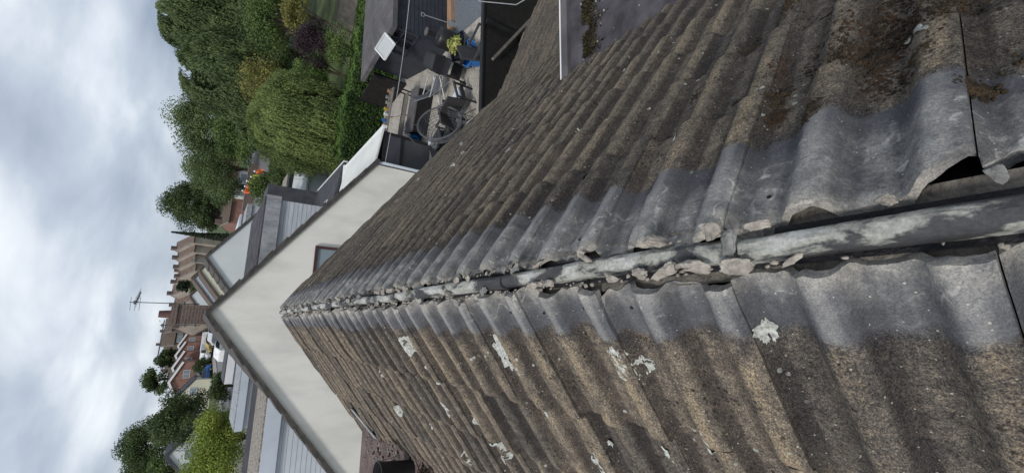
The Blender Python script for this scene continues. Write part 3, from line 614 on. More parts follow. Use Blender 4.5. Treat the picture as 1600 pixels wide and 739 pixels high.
# right-hand dormer flat roof, its upstand and trim
ZR = -1.42
dm = MB(); dm.b2((1.62, -2.4, ZR-.16), (4.6, 2.17, ZR)); dr = dm.build('dormer_roof', MT['felt_grey'], house)
mb = MB(); mb.b2((1.74, 2.165, ZR-.17), (4.62, 2.235, ZR+.035)); mb.build('roof_kerb', MT['shedroof'], dr)
mb = MB(); mb.b2((1.73, 2.236, ZR-.19), (4.63, 2.246, ZR+.040)); mb.build('roof_trim', MT['white'], dr)
mb = MB(); mb.b2((1.8, -2.3, -4.9), (4.4, 2.1, ZR-.18)); mb.build('dormer_wall', MT['render2'], house)
# moss lying on the flat roof behind the kerb
mossflat = leaf_mat('flat_roof_moss', (.07, .058, .024), (.022, .019, .012)); n = 7000; rg = np.random.default_rng(8)
X = rg.uniform(1.86, 4.5, n); Y = 2.08-.05-np.abs(rg.normal(0, .08, n))-.06*vnoise(X*4, X*0, 2); keep = (vnoise(X*9, Y*14, 5) > .22); X = X[keep]; Y = Y[keep]; n = len(X)
c = np.stack([X, Y, np.full(n, ZR+.004)], -1); d = rg.normal(size=(n, 4, 3))*.008; V = (c[:, None]+d); V[:, :, 2] = np.abs(V[:, :, 2]-ZR)+ZR+.001
mesh_np('roof_moss', V.reshape(-1, 3), np.arange(4*n).reshape(n, 4), mossflat, dr, attrs={'rnd': ('FLOAT', np.repeat(rg.random(n), 4))})
rg = np.random.default_rng(9)
mb = MB()
for i in range(110):
    x_ = rg.uniform(1.84, 3.2); y_ = rg.uniform(1.0, 2.1); r = rg.uniform(.002, .008); mb.cyl((x_, y_, ZR), (x_, y_, ZR+.003), r*1.3, r, 6)
mb.build('grit', MT['mortar'], dr)

# left-hand brown flat roof with debris
ZL = -.965
mb = MB(); mb.b2((-4.6, -2.4, ZL-.16), (-1.10, 5.20, ZL)); lf = mb.build('flat_roof', MT['felt_brown'], house)
mb = MB(); mb.b2((-4.65, 5.21, -1.21), (-1.47, 5.36, -1.03)); mb.build('brown_fascia', MT['fasciabrown'], lf, bevel=.02)
mb = MB(); mb.b2((-4.4, -2.3, -4.9), (-1.6, 5.12, ZL-.17)); mb.build('dormer_wall', MT['render2'], house)
mb = MB()
P = pos(-1, np.array([1.25, 1.62, 1.62, 1.25]), np.array([4.93, 4.80, 4.70, 4.86]), np.array([.05]*4)); mb.poly([tuple(p) for p in P[::-1]], .008); mb.build('lead_flashing', MT['lead'], house)
mb = MB(); rg = np.random.default_rng(3)
for i in range(340):
    x_ = -1.2-abs(rg.normal(0, .35)); y_ = rg.uniform(3.0, 5.1); r = rg.uniform(.003, .012)
    mb.box((x_, y_, ZL+r*.4), (r*rg.uniform(1, 3), r*rg.uniform(1, 2), r), Matrix.Rotation(rg.uniform(0, 3), 3, 'Z'))
mb.build('grit', MT['mortargrey'], lf)
mb = MB()
for i in range(90):
    x_ = -1.2-abs(rg.normal(0, .3)); y_ = rg.uniform(3.1, 4.8); r = rg.uniform(.008, .022); mb.box((x_, y_, ZL+.006), (r, r*1.6, .012), Matrix.Rotation(rg.uniform(0, 3), 3, 'Z'))
mb.build('leaf_litter', MT['moss'], lf)

# eave gutter + extension roof (lower pitch) on the garden side
mb = MB(); mb.tube([(XE+.05, y, -XE*math.tan(A)-.09) for y in (2.2, 5.0, 5.95)], .055, 10); mb.build('gutter', MT['white'], house, smooth=True)
mb = MB(); mb.b2((XE-.06, 2.2, -2.85), (XE-.01, 5.9, -2.66)); mb.build('fascia_board', MT['white'], house)
BE = R(21.7); cb, sb_ = math.cos(BE), math.sin(BE); VV = []; FF = []; TT = []; FL = []; BD = []; base = 0; rg = np.random.default_rng(4)
for k in range(-8, 17):
    ya = Y0+.16+k*TW
    for c in range(9):
        sa, sb2 = c*GA, (c+1)*GA
        yend = 5.08+.012*c
        if ya > yend-.05: continue
        yb = min(ya+TW, yend); nu, nv = 21, 5; u = np.linspace(0, 1, nu); v = np.linspace(0, 1, nv); U, Vg = np.meshgrid(u, v, indexing='ij')
        Y = ya+.0015+U*(yb-ya-.003); S = sa+(sb2-sa)*Vg; h = H(Y-.16)+.018*Vg+rg.uniform(-.002, .003)+.003*(vnoise(S*28+c, Y*28+k*3, 1)-.5)
        def pe(S, Y, h): return np.stack([XE-.02+S*cb+h*sb_, Y, -XE*math.tan(A)-.03-S*sb_+h*cb], -1)
        idx = np.arange(nu*nv).reshape(nu, nv)+base
        VV.append(pe(S, Y, h).reshape(-1, 3)); FF.append(np.stack([idx[:-1, :-1], idx[1:, :-1], idx[1:, 1:], idx[:-1, 1:]], -1).reshape(-1, 4)); rv = rg.random()
        TT.append(np.stack([S+2, h, np.full_like(S, rv*.6)], -1).reshape(-1, 3)); FL.append(np.where(H(Y-.16) > .012, .5, -.3).ravel()); BD.append(np.zeros(nu*nv)); base += nu*nv
        for e_ in (idx[:, -1], idx[0, :], idx[-1, :]):
            loc = e_-idx[0, 0]; n_ = len(loc); Sx, Yx, hx = S.ravel()[loc], Y.ravel()[loc], h.ravel()[loc]
            VV.append(np.concatenate([pe(Sx, Yx, hx), pe(Sx, Yx, hx-.035)])); ii = np.arange(n_-1)+base; FF.append(np.stack([ii, ii+1, ii+1+n_, ii+n_], -1))
            TT.append(np.tile([3, 0, .3], (2*n_, 1))); FL.append(np.full(2*n_, -.3)); BD.append(np.zeros(2*n_)); base += 2*n_
mesh_np('extension_roof', np.concatenate(VV), np.concatenate(FF), MT['tile'], house, smooth=True, attrs={'tile': ('FLOAT_VECTOR', np.concatenate(TT)), 'flank': ('FLOAT', np.concatenate(FL)), 'band': ('FLOAT', np.concatenate(BD))})
xe2 = XE+3.09*cb; ze2 = -XE*math.tan(A)-3.09*sb_
mb = MB(); mb.add([(-3.0, -6, -5), (-3.0, 5.25, -5), (XE-.1, 5.25, -5), (XE-.1, -6, -5), (-1.9, -6, -1.75), (-1.9, 5.25, -1.75), (XE-.1, 5.25, -2.75), (XE-.1, -6, -2.75), (0, -6, -.12), (0, 5.25, -.12), (-3.0, -6, -1.75), (-3.0, 5.25, -1.75)],
                  [(0, 10, 11, 1), (1, 11, 5, 9, 6, 2), (2, 6, 7, 3), (0, 3, 7, 8, 4, 10)])
mb.build('wall', MT['render'], house)
mb = MB(); mb.b2((XE-.05, -3, -5), (xe2-.15, 5.0, ze2-.12)); mb.build('extension_wall', MT['render'], house)
# ------------------------------------------------------------------ generic gabled house
def roof_z(w2, ze, zr, x): return zr-(zr-ze)*abs(x)/w2
def gable_house(name, label, cat, x, y, w_, L, ze, zr, rz=0, wall='render', roof='farroof', group=None, wins=(), chim=None, verge='verge', over=.12, eave=.25, courses=False, wallface=None, vz=.16, base=None):
    """front gable in the local plane y=0, ridge along local +y; heights are absolute"""
    t = root(name, label, cat, (x, y, gz(x, y)), rz, group); b = gz(x, y); z0 = (base if base is not None else -1.5); ze -= b; zr -= b; h = w_/2
    mb = MB(); mb.add([(-h, 0, z0), (h, 0, z0), (h, 0, ze), (0, 0, zr), (-h, 0, ze), (-h, L, z0), (h, L, z0), (h, L, ze), (0, L, zr), (-h, L, ze)],
                      [(0, 1, 2, 3, 4), (5, 9, 8, 7, 6), (0, 5, 6, 1), (1, 6, 7, 2), (2, 7, 8, 3), (3, 8, 9, 4), (4, 9, 5, 0)])
    wl = mb.build('wall', MT[wall], t)
    sl = (zr-ze)/h; nn = math.hypot(1, sl)
    rf = MB(); vg = MB()
    for s_ in (-1, 1):
        a = Vector((0, 0, zr+.03)); e_ = Vector((s_*(h+eave), 0, zr+.03-sl*(h+eave))); ln = (e_-a).length; d = (e_-a)/ln; up = Vector((s_*sl/nn, 0, 1/nn))
        nC = int(ln/.34) if courses else 1
        for k in range(nC):
            p = a+d*(ln*k/nC); q = a+d*(ln*(k+1)/nC); t0, t1 = (.03, .062) if courses else (.08, .08)
            V = []
            for yy in (-over, L+over):
                V += [p+Vector((0, yy, 0)), q+Vector((0, yy, 0)), q+Vector((0, yy, 0))+up*t1, p+Vector((0, yy, 0))+up*t0]
            rf.add(V, [(0, 1, 2, 3), (7, 6, 5, 4), (3, 2, 6, 7), (0, 4, 5, 1), (1, 5, 6, 2), (0, 3, 7, 4)])
        if verge:
            V = []
            for yy in (-over-.012, -.004):
                V += [a+Vector((0, yy, -.002)), e_+Vector((0, yy, -.002)), e_+Vector((0, yy, 0))-up*vz, a+Vector((0, yy, -vz*nn))]
            vg.add(V, [(0, 1, 2, 3), (7, 6, 5, 4), (3, 2, 6, 7), (0, 4, 5, 1), (1, 5, 6, 2)])
    r_ = rf.build('roof', MT[roof], t)
    if verge: vg.build('bargeboard', MT[verge], t)
    for i, wn in enumerate(wins):
        # (face, u, z, width, height[, frame material]) face f=front, r/l = long sides
        face, u, z, ww, hh = wn[:5]; fm = wn[5] if len(wn) > 5 else 'white'; z -= b
        fr = MB(); gl = MB(); th = .05
        def bx(m_, u0, u1, z0_, z1_, d0, d1):
            if face == 'f': m_.b2((u0, -d1, z0_), (u1, -d0, z1_))
            elif face == 'r': m_.b2((h+d0, u0, z0_), (h+d1, u1, z1_))
            else: m_.b2((-h-d1, u0, z0_), (-h-d0, u1, z1_))
        bx(fr, u, u+ww, z, z+th, .004, .05); bx(fr, u, u+ww, z+hh-th, z+hh, .004, .05); bx(fr, u, u+th, z+th, z+hh-th, .004, .05); bx(fr, u+ww-th, u+ww, z+th, z+hh-th, .004, .05)
        if ww > .9: bx(fr, u+ww/2-th/2, u+ww/2+th/2, z+th, z+hh-th, .004, .045)
        bx(gl, u+th, u+ww-th, z+th, z+hh-th, .004, .02)
        o = fr.build('window', MT[fm], t); gl.build('pane', MT['glass'], o)
    if chim:
        cx, cy, cw, cz = chim; c = MB(); c.b2((cx-cw/2, cy-cw/2, zr-.9), (cx+cw/2, cy+cw/2, cz-b)); c.b2((cx-cw/2-.04, cy-cw/2-.04, cz-b-.16), (cx+cw/2+.04, cy+cw/2+.04, cz-b-.06)); o = c.build('chimney', MT['brickdark'], r_)
        c = MB(); c.cyl((cx, cy, cz-b), (cx, cy, cz-b+.28), .12, .10, 12); c.build('chimney_pot', MT['fasciabrown'], r_)
    return t, r_, wl
# neighbour's bungalow with the big white gable
na, nroof, nwall = gable_house('bungalow', 'neighbouring bungalow with large blank white rendered gable wall directly beyond the roof end', 'house', .04, 8.8, 6.5, 11.2, -1.98, .60, wall='render', roof='nearroof', courses=True, vz=.035, over=.05, eave=.10,
    wins=(('f', .12, -1.95, 1.2, 1.02, 'framebrown'),), chim=(.08, 7.4, .56, 1.42), base=-1)
zb = gz(0, 8.8)
def dormer(parent, x0, x1, y0, y1, zt, ztb, zbot, board='weatherboard', fascia='palefascia', top='felt_dark'):
    """box dormer; coordinates absolute, parent at (.04,8.8,zb)"""
    ox, oy, oz = .04, 8.8, zb
    w_ = MB(); w_.b2((x0-ox, y0-oy, zbot-oz), (x1-ox, y1-oy, ztb-oz)); d = w_.build('dormer', MT[board], parent)
    f = MB(); f.b2((x0-ox-.06, y0-oy-.07, ztb-oz+.002), (x1-ox+.06, y1-oy+.07, zt-oz)); f.build('dormer_fascia', MT[fascia], d)
    f = MB(); f.b2((x0-ox-.03, y0-oy-.03, zt-oz+.002), (x1-ox+.03, y1-oy+.03, zt-oz+.03)); f.build('dormer_roof', MT[top], d)
    return d
dormer(na, .6, 2.34, 9.5, 12.4, -.07, -.33, -1.45, 'weatherboard_v', 'lead', 'felt_grey')
dormer(na, -4.3, -1.2, 9.5, 10.9, -.52, -.78, -2.6, 'weatherboard', 'palefascia', 'gravel')
dormer(na, -4.3, -1.2, 11.1, 12.3, -.56, -.70, -2.6, 'weatherboard', 'felt_dark', 'felt_dark')
dormer(na, -2.9, -.9, 14.2, 16.0, -.42, -.60, -2.0, 'weatherboard', 'palefascia', 'lead')
dormer(na, -2.0, -.8, 17.2, 19.0, -.20, -.42, -2.0, 'weatherboard', 'white', 'darkroof')
mb = MB(); mb.tube([(3.30, .10, -2.02-zb), (3.33, .05, -2.15-zb), (3.33, .05, -4.5-zb)], .04, 8); mb.build('downpipe', MT['palefascia'], na, smooth=True)
# television aerials strapped to the neighbour's chimney
def yagi(name, label, mast, boomdir, blen, els, base, off=0.0):
    t = root(name, label, 'aerial', base); m_ = MB(); m_.cyl((0, 0, 0), (0, 0, mast), .014, .012, 8); m_.b2((-.05, -.02, .1), (.05, .14, .13)); m_.b2((-.05, -.02, .35), (.05, .14, .38)); m_.build('mast', MT['antenna'], t)
    b_ = MB(); d = Vector(boomdir).normalized(); c = Vector((0, 0, mast-off)); p = Vector((-d.y, d.x, 0)); b_.beam(c-d*.15, c+d*(blen-.15), .028, .028)
    for k in range(els):
        q = c+d*(-.1+(blen-.15)*k/(els-1)); ln = .42-.02*k if els < 8 else .16; b_.beam(q-p*ln/2, q+p*ln/2, .010, .010)
    b_.beam(c-d*.12-p*.2+Vector((0, 0, .10)), c-d*.12+p*.2+Vector((0, 0, .10)), .01, .01); b_.beam(c-d*.12-p*.2-Vector((0, 0, .10)), c-d*.12+p*.2-Vector((0, 0, .10)), .01, .01); b_.box(c+Vector((0, 0, .02)), (.10, .08, .06))
    b_.build('aerial_head', MT['antenna'], t); return t
yagi('television_aerial', 'tall television aerial with four cross rods on the mast right of the brick chimney', 1.62, (.45, 1, 0), .95, 5, (.44, 16.3, .78), .14)
yagi('television_aerial', 'shorter television aerial with long boom pointing left on the mast left of the chimney', .95, (-1, -.12, 0), 1.2, 13, (-.20, 16.3, .68), .08)

yagi('television_aerial', 'small television aerial above the cream gable right of the tall one', .75, (.2, 1, 0), .7, 5, (2.9, 26.5, .62), .1)
# conservatory beside the neighbour's rear wall, low dark extension after it
t = root('conservatory', 'black framed glazed conservatory with white ribbed roof against the neighbouring rear wall', 'conservatory', (3.35, 11.8, g(11.8)))
zg = g(11.8); f = MB(); Z3 = -3.02-zg
for (x_, y_) in ((2.15, 0), (2.15, 1.9), (2.15, 3.8), (.9, 0), (.06, 0)): f.b2((x_-.04, y_-.04, 0), (x_+.04, y_+.04, Z3))
f.b2((0, -.05, .9), (2.2, .05, .98)); f.b2((0, -.05, Z3-.1), (2.2, .05, Z3)); f.b2((2.1, 0, Z3-.1), (2.2, 3.84, Z3)); f.b2((2.1, 0, .9), (2.2, 3.84, .98)); f.build('frame', MT['blackmetal'], t)
f = MB(); f.b2((.05, -.015, 0), (2.14, .015, Z3-.1)); f.b2((2.135, .04, 0), (2.165, 3.8, Z3-.1)); f.build('glazing', glass_mat('smoky_glass', (.06, .066, .078), .15), t)
f = MB(); f.poly([(-.02, -.1, -2.62-zg), (2.28, -.1, -2.98-zg), (2.28, 3.95, -2.98-zg), (-.02, 3.95, -2.62-zg)], .05); f.build('roof', MT['poly'], t)
f = MB(); f.b2((2.26, -.14, -3.08-zg), (2.34, 4.0, -2.96-zg)); f.b2((-.05, 3.95, -3.06-zg), (2.34, 4.03, -2.90-zg)); f.build('roof_trim', MT['white'], t)
t = root('rear_extension', 'low rear extension with dark standing seam roof and rooflights beside the conservatory', 'extension', (3.35, 16.1, g(16.1))); zg = g(16.1)
f = MB(); f.b2((0, 0, -.3), (2.35, 5.4, -3.1-zg)); f.build('wall', MT['render2'], t)
f = MB(); f.poly([(-.02, -.1, -2.5-zg), (2.55, -.1, -2.95-zg), (2.55, 5.5, -2.95-zg), (-.02, 5.5, -2.5-zg)], .1); r_ = f.build('roof', MT['darkroof'], t)
f = MB(); f.b2((2.55, -.12, -3.08-zg), (2.60, 5.55, -2.93-zg)); f.b2((-.02, 5.5, -3.0-zg), (2.6, 5.56, -2.80-zg)); f.build('roof_trim', MT['white'], t)
for y_ in (1.0, 2.3):
    f = MB(); f.poly([(.5, y_, -2.585-zg), (1.3, y_, -2.725-zg), (1.3, y_+.55, -2.725-zg), (.5, y_+.55, -2.585-zg)], .03); o = f.build('rooflight', MT['white'], r_)
    f = MB(); f.poly([(.57, y_+.06, -2.58-zg), (1.24, y_+.06, -2.70-zg), (1.24, y_+.49, -2.70-zg), (.57, y_+.49, -2.58-zg)], .02); f.build('pane', MT['darkglass'], o)
# second bungalow, garage, houses stepping away
nb, nbr, _ = gable_house('bungalow', 'second bungalow with pale blue white gable just behind the large white gable', 'house', 2.62, 22, 6.4, 3, -1.6, .84, wall='render2', roof='nearroof', courses=True, base=-1, vz=.06, over=.06)
ob = (2.62, 22, gz(2.62, 22))
f = MB(); f.b2((1.0, 1.0, -2.6-ob[2]), (2.75, 2.9, -.62-ob[2])); d = f.build('dormer', MT['weatherboard_v'], nb)
f = MB(); f.b2((.9, .93, -.618-ob[2]), (2.82, 2.97, -.42-ob[2])); f.build('dormer_fascia', MT['lead'], d)
f = MB(); f.tube([(-.1, -.18, -.68-ob[2]), (1.7, -.18, -.78-ob[2]), (1.95, -.18, -.80-ob[2]), (2.05, -.18, -1.0-ob[2]), (2.05, -.10, -2.4-ob[2])], .03, 8); f.build('downpipe', MT['white'], nb, smooth=True)
f = MB(); f.b2((1.6, -1.6, -3.0-ob[2]), (3.2, -.02, -.95-ob[2])); d = f.build('porch', MT['darkroof'], nb)
t = root('garage', 'flat roofed pale grey garage standing behind the willow', 'garage', (5.3, 21.6, g(21.6))); zg = g(21.6)
f = MB(); f.b2((0, 0, -.4), (3.6, 6.2, -2.72-zg)); f.build('wall', MT['render2'], t)
f = MB(); f.poly([(-.1, -.1, -2.55-zg), (3.7, -.1, -2.7-zg), (3.7, 5.0, -2.7-zg), (-.1, 5.0, -2.55-zg)], .1); f.build('roof', mat('pale_roof_membrane', (.46, .49, .50), (.40, .43, .44), .8, .6), t)
f = MB(); f.b2((-.1, 5.0, -2.68-zg), (3.7, 5.9, -2.45-zg)); f.build('parapet', MT['black'], t)
f = MB(); f.b2((-.1, 5.9, -2.66-zg), (3.7, 8.6, -2.52-zg)); f.build('gravel_roof', MT['gravel'], t)
gable_house('bungalow', 'third house along with cream gable strip left of the pale blue white gable', 'house', 2.42, 26, 6.0, 4, -1.3, .98, wall='cream', roof='farroof', verge='framebrown', vz=.02, over=.03, wins=(('f', -.2, .2, .3, .2, 'framebrown'),))
gable_house('bungalow', 'fourth house along with pale blue gable strip beside the cream one', 'house', 2.50, 32, 6.4, 6, -1.2, 1.27, wall='bluewhite', roof='farroof', verge='framebrown', vz=.02, over=.03)
gable_house('bungalow', 'fifth house along with white gable just right of the brick chimney', 'house', 1.95, 42, 5.6, 8, -.5, 1.55, wall='render2', roof='farroof', verge='framebrown', vz=.05, over=.04)
gable_house('bungalow', 'small dark roofed house in front of the hillside roofs right of the chimney', 'house', 6.4, 78, 7, 9, -.2, 2.5, wall='brickdark', roof='farroof')

# terraces on the far hillside, roofs of faded brown tile
def cross_house(label, x, y, w_, dpt, ze, zr, rz, group, wall='farwall', roof='farroof2', wins=True, name='terraced_house', cat='house'):
    """ridge runs across the view; eaves face us"""
    t = root(name, label, cat, (x, y, gz(x, y)), rz, group); b = gz(x, y); ze -= b; zr -= b; h = w_/2
    f = MB(); f.add([(-h, 0, -3), (h, 0, -3), (h, 0, ze), (-h, 0, ze), (-h, dpt, -3), (h, dpt, -3), (h, dpt, ze), (-h, dpt, ze), (-h, dpt/2, zr), (h, dpt/2, zr)],
                    [(0, 1, 2, 3), (5, 4, 7, 6), (1, 5, 6, 9, 2), (4, 0, 3, 8, 7), (2, 9, 8, 3), (6, 7, 8, 9)]); f.build('wall', MT[wall], t)
    f = MB(); up = Vector((0, 0, .1))
    for (ya, yb) in ((-.3, dpt/2), (dpt+.3, dpt/2)):
        za = zr-(zr-ze)*(abs(ya-dpt/2))/(dpt/2); P = [Vector((-h-.02, ya, za+.12)), Vector((h+.02, ya, za+.12)), Vector((h+.02, yb, zr+.12)), Vector((-h-.02, yb, zr+.12))]
        if ya > yb: P = P[::-1]
        f.poly([tuple(p) for p in P], .1)
    r_ = f.build('roof', MT[roof], t)
    f = MB()
    for s_ in (-1, 1):
        f.beam((s_*(h+.04)-.05*s_, -.3, ze+.14-(zr-ze)*.3/(dpt/2)), (s_*(h+.04)-.05*s_, dpt/2, zr+.2), .09, .10)
    f.build('verge_tiles', MT['pavement'], r_)
    f = MB(); f.b2((-h+.3, dpt/2-.35, zr-.6), (-h+.95, dpt/2+.35, zr+.9)); f.build('chimney', MT['brickdark'], r_)
    if wins:
        for u in (-h*.6, h*.15):
            f = MB(); f.b2((u, -.06, ze-1.6), (u+1.3, -.004, ze-.5)); o = f.build('window', MT['white'], t); f = MB(); f.b2((u+.08, -.075, ze-1.52), (u+1.22, -.062, ze-.58)); f.build('pane', MT['glass'], o)
    return t
ords = ['leftmost', 'second from left', 'third from left', 'fourth from left', 'fifth from left', 'rightmost']
for i in range(6):
    x_ = 1.0+2.35*i; zt = 4.3+(.62*i if i < 3 else .62*3-.35*(i-3))
    cross_house('faded brown roofed hill house beyond the chimney, '+ords[i]+' of six', x_, 118-1.5*i, 2.5, 7, zt-2.6, zt+.1, R(24), 'brown roofed terrace on the far hill')
for i in range(4):
    cross_house('brown roofed hill house by the pointed conifer, '+['leftmost', 'second from left', 'third from left', 'rightmost'][i]+' of four', 11.2+1.9*i, 108, 2.1, 7, 2.9+.35*i, 5.3+.42*i, R(26), 'brown roofed row beside the pointed conifer', wins=False)
for i in range(5):
    cross_house('distant dark roofed house beyond the brick terrace, '+['leftmost', 'second from left', 'middle', 'second from right', 'rightmost'][i]+' of five', -14.5+3.5*i, 152-2*i, 3.8, 7, 3.3+.75*i, 5.9+.85*i if i < 4 else 8.0, R(8), 'dark roofed houses on the skyline left of the chimney', roof='farroof', wall='brickdark')
# red brick terrace facing the road: gables seen obliquely
for i, (x_, y_, za, hw) in enumerate([(-10.5, 100, 3.95, 3.3), (-8.7, 108, 4.02, 3.0), (-6.9, 117, 4.1, 2.7), (-5.35, 127, 4.2, 2.6)]):
    lb = ['nearest red brick house with white bargeboards and half clad front', 'second red brick house of the stepped row', 'third red brick house of the stepped row', 'furthest red brick house of the stepped row'][i]
    gable_house('brick_house', lb, 'house', x_, y_, hw*2, 7, za-1.45*hw/3.3-.1, za, wall='brick', roof='farroof', verge='white', vz=.34, over=.35,
                group='stepped red brick terrace by the road', wins=(('f', .4, 1.0, 1.5, 1.1), ('f', .4, -1.4, 1.7, 1.2)) if i else (('f', .6, .9, 1.4, 1.0), ('f', 1.2, -.9, 1.4, 1.1)))
t, r_, wl = gable_house('rendered_house', 'cream and grey rendered house with dark roof left of the brick terrace', 'house', -12.3, 90, 6.0, 8, .2, 2.5, wall='cream', roof='darkroof', verge='darkroof', wins=(('f', .6, -.4, 1.2, 1.0), ('f', -1.6, -.4, 1.2, 1.0)))
t, r_, wl = gable_house('white_house', 'white house with dark slate roof among trees at far left', 'house', -10.6, 46, 3.6, 9, .1, 1.55, wall='render2', roof='darkroof', verge='darkroof', wins=(('f', -.4, -.35, .8, .7), ('f', -1.5, -1.9, .9, .9), ('f', .5, -1.9, .9, .9)))
f = MB(); f.b2((-3.2, .4, -.5), (-1.82, 8, -.75-gz(-10.6, 46))); o = f.build('side_wing', MT['render2'], t)
f = MB(); f.poly([(-3.4, .1, -.85-gz(-10.6, 46)), (-1.82, .1, .0-gz(-10.6, 46)), (-1.82, 8.2, .0-gz(-10.6, 46)), (-3.4, 8.2, -.85-gz(-10.6, 46))], .1); f.build('wing_roof', MT['darkroof'], t)
f = MB(); f.b2((-3.0, .34, -1.85-gz(-10.6, 46)), (-2.0, .398, -1.1-gz(-10.6, 46))); o = f.build('window', MT['white'], t); f = MB(); f.b2((-2.9, .32, -1.75-gz(-10.6, 46)), (-2.1, .338, -1.2-gz(-10.6, 46))); f.build('pane', MT['glass'], o)
# small buildings beyond the hi-vis crew
cross_house('long low white fronted bungalow behind the hi-vis crew', 23.2, 76, 5.2, 6, -1.0, .3, R(4), None, roof='brick', wall='render2', name='bungalow')
cross_house('low red brick building left of the white fronted bungalow behind the crew', 19.6, 82, 5, 6, -.2, .5, R(4), None, roof='farroof', wall='brick', name='brick_building', cat='building', wins=False)
cross_house('reddish brick outbuilding with flat roof left of the hi-vis crew', 16.2, 74, 3.6, 5, -.9, -.1, R(4), None, roof='farroof', wall='brick', name='outbuilding', cat='building', wins=False)
t = root('garage', 'white boarded garage wall between second bungalow and the hi-vis crew', 'garage', (6.1, 31.5, gz(6, 31)), R(6)); zg = gz(6, 31)
f = MB(); f.b2((-2.2, 0, -.5), (.55, 4, -.62-zg)); f.build('wall', MT['weatherboard'], t); f = MB(); f.b2((-2.3, -.1, -.62-zg), (.62, 4.1, -.50-zg)); f.build('roof', MT['palefascia'], t)
t = root('retaining_wall', 'grey block retaining wall beyond the small tree', 'wall', (13.0, 40, gz(13, 40)), R(-8)); f = MB(); f.b2((1.2, 0, -.5), (4.5, .3, .8)); f.build('blocks', MT['pavement'], t); f = MB(); f.b2((1.15, -.03, .802), (4.55, .33, .88)); f.build('coping', MT['lead'], t)
mb = MB(); mb.add([(14, 52, gz(0, 52)+.02), (30, 52, gz(0, 52)+.02), (34, 76, gz(0, 76)+.02), (13, 76, gz(0, 76)+.02)], [(0, 1, 2, 3)]); tagit(mb.build('yard', MT['asphalt']), kind='structure')
t = root('garden_wall', 'low dark brick garden wall beneath the hi-vis crew', 'wall', (17.5, 63, gz(17, 63)), R(-5)); f = MB(); f.b2((-3.5, 0, -.5), (3, .25, 1.1)); f.build('brickwork', MT['brickdark'], t); f = MB(); f.b2((-3.55, -.03, 1.102), (3.05, .28, 1.17)); f.build('coping', MT['pavement'], t)

# ------------------------------------------------------------------ people (far road crew)
def person(label, x, y, rz, jm, lm='trousers', lean=0.0):
    z = gz(x, y)
    J = dict(pel=(0, 0, .95), ch=(0, -.06*lean, 1.25), nk=(0, -.12*lean, 1.48), hd=(0, -.15*lean, 1.60), ht=(0, -.16*lean, 1.74), ls=(-.19, -.1*lean, 1.42), le=(-.25, -.06-.1*lean, 1.13), lh=(-.22, -.22-.2*lean, .95), lf=(-.21, -.28-.2*lean, .88),
             rs=(.19, -.1*lean, 1.42), re=(.26, -.04-.1*lean, 1.13), rh=(.24, -.18-.2*lean, .93), rf=(.23, -.24-.2*lean, .86), lp=(-.10, 0, .90), lk=(-.12, -.03, .50), la=(-.13, .02, .09), lt=(-.13, -.16, .04), rp=(.10, 0, .90), rk=(.13, -.02, .50), ra=(.15, .04, .09), rtt=(.16, -.14, .04))
    rad = dict(pel=.14, ch=.15, nk=.06, hd=.085, ht=.075, ls=.07, le=.05, lh=.038, lf=.03, rs=.07, re=.05, rh=.038, rf=.03, lp=.095, lk=.065, la=.045, lt=.035, rp=.095, rk=.065, ra=.045, rtt=.035)
    E_ = [('pel', 'ch'), ('ch', 'nk'), ('nk', 'hd'), ('hd', 'ht'), ('nk', 'ls'), ('ls', 'le'), ('le', 'lh'), ('lh', 'lf'), ('nk', 'rs'), ('rs', 're'), ('re', 'rh'), ('rh', 'rf'), ('pel', 'lp'), ('lp', 'lk'), ('lk', 'la'), ('la', 'lt'), ('pel', 'rp'), ('rp', 'rk'), ('rk', 'ra'), ('ra', 'rtt')]
    def skin(name, keys, edges, m_, grow, parent):
        me = bpy.data.meshes.new(name); ki = {k: i for i, k in enumerate(keys)}; me.from_pydata([J[k] for k in keys], [(ki[a], ki[b]) for a, b in edges], []); me.materials.append(m_)
        o = bpy.data.objects.new(name, me); col.objects.link(o); md = o.modifiers.new('skin', 'SKIN'); me.skin_vertices[0].data[0].use_root = True
        for i, k in enumerate(keys): me.skin_vertices[0].data[i].radius = (rad[k]+grow,)*2
        o.modifiers.new('sub', 'SUBSURF').levels = 1; o.parent = parent; return o
    t = root('person', label, 'person', (x, y, z), rz, 'road crew in hi-vis'); skin('body', list(J), E_, MT['skin'], 0, t)
    k1 = ['pel', 'ch', 'nk', 'ls', 'le', 'lh', 'rs', 're', 'rh']; skin('jacket', k1, [(a, b) for a, b in E_ if a in k1 and b in k1], MT[jm], .028, t)
    k2 = ['pel', 'lp', 'lk', 'la', 'rp', 'rk', 'ra']; skin('trousers', k2, [(a, b) for a, b in E_ if a in k2 and b in k2], MT[lm], .02, t)
    hm = MB(); hm.lathe([(.105, 1.66), (.10, 1.71), (.07, 1.765), (.0, 1.785)], (0, -.155*lean, 0), 12); hm.build('hard_hat', MT['white'], t, smooth=True)
for lb, x_, y_, rz, jm in (('road worker in orange jacket standing at the left end of the crew', 15.6, 59, .3, 'orange'), ('road worker in orange jacket second from the left end of the crew', 15.5, 56.3, -.4, 'orange'),
                          ('road worker in yellow jacket beside the two orange jackets', 15.6, 54.6, .8, 'yellow'), ('road worker in yellow jacket nearest the third orange jacket', 14.95, 50.2, -.6, 'yellow'), ('road worker in orange jacket at the right end of the crew', 14.6, 47.2, .2, 'orange')):
    person(lb, x_, y_, rz, jm, lean=.5)

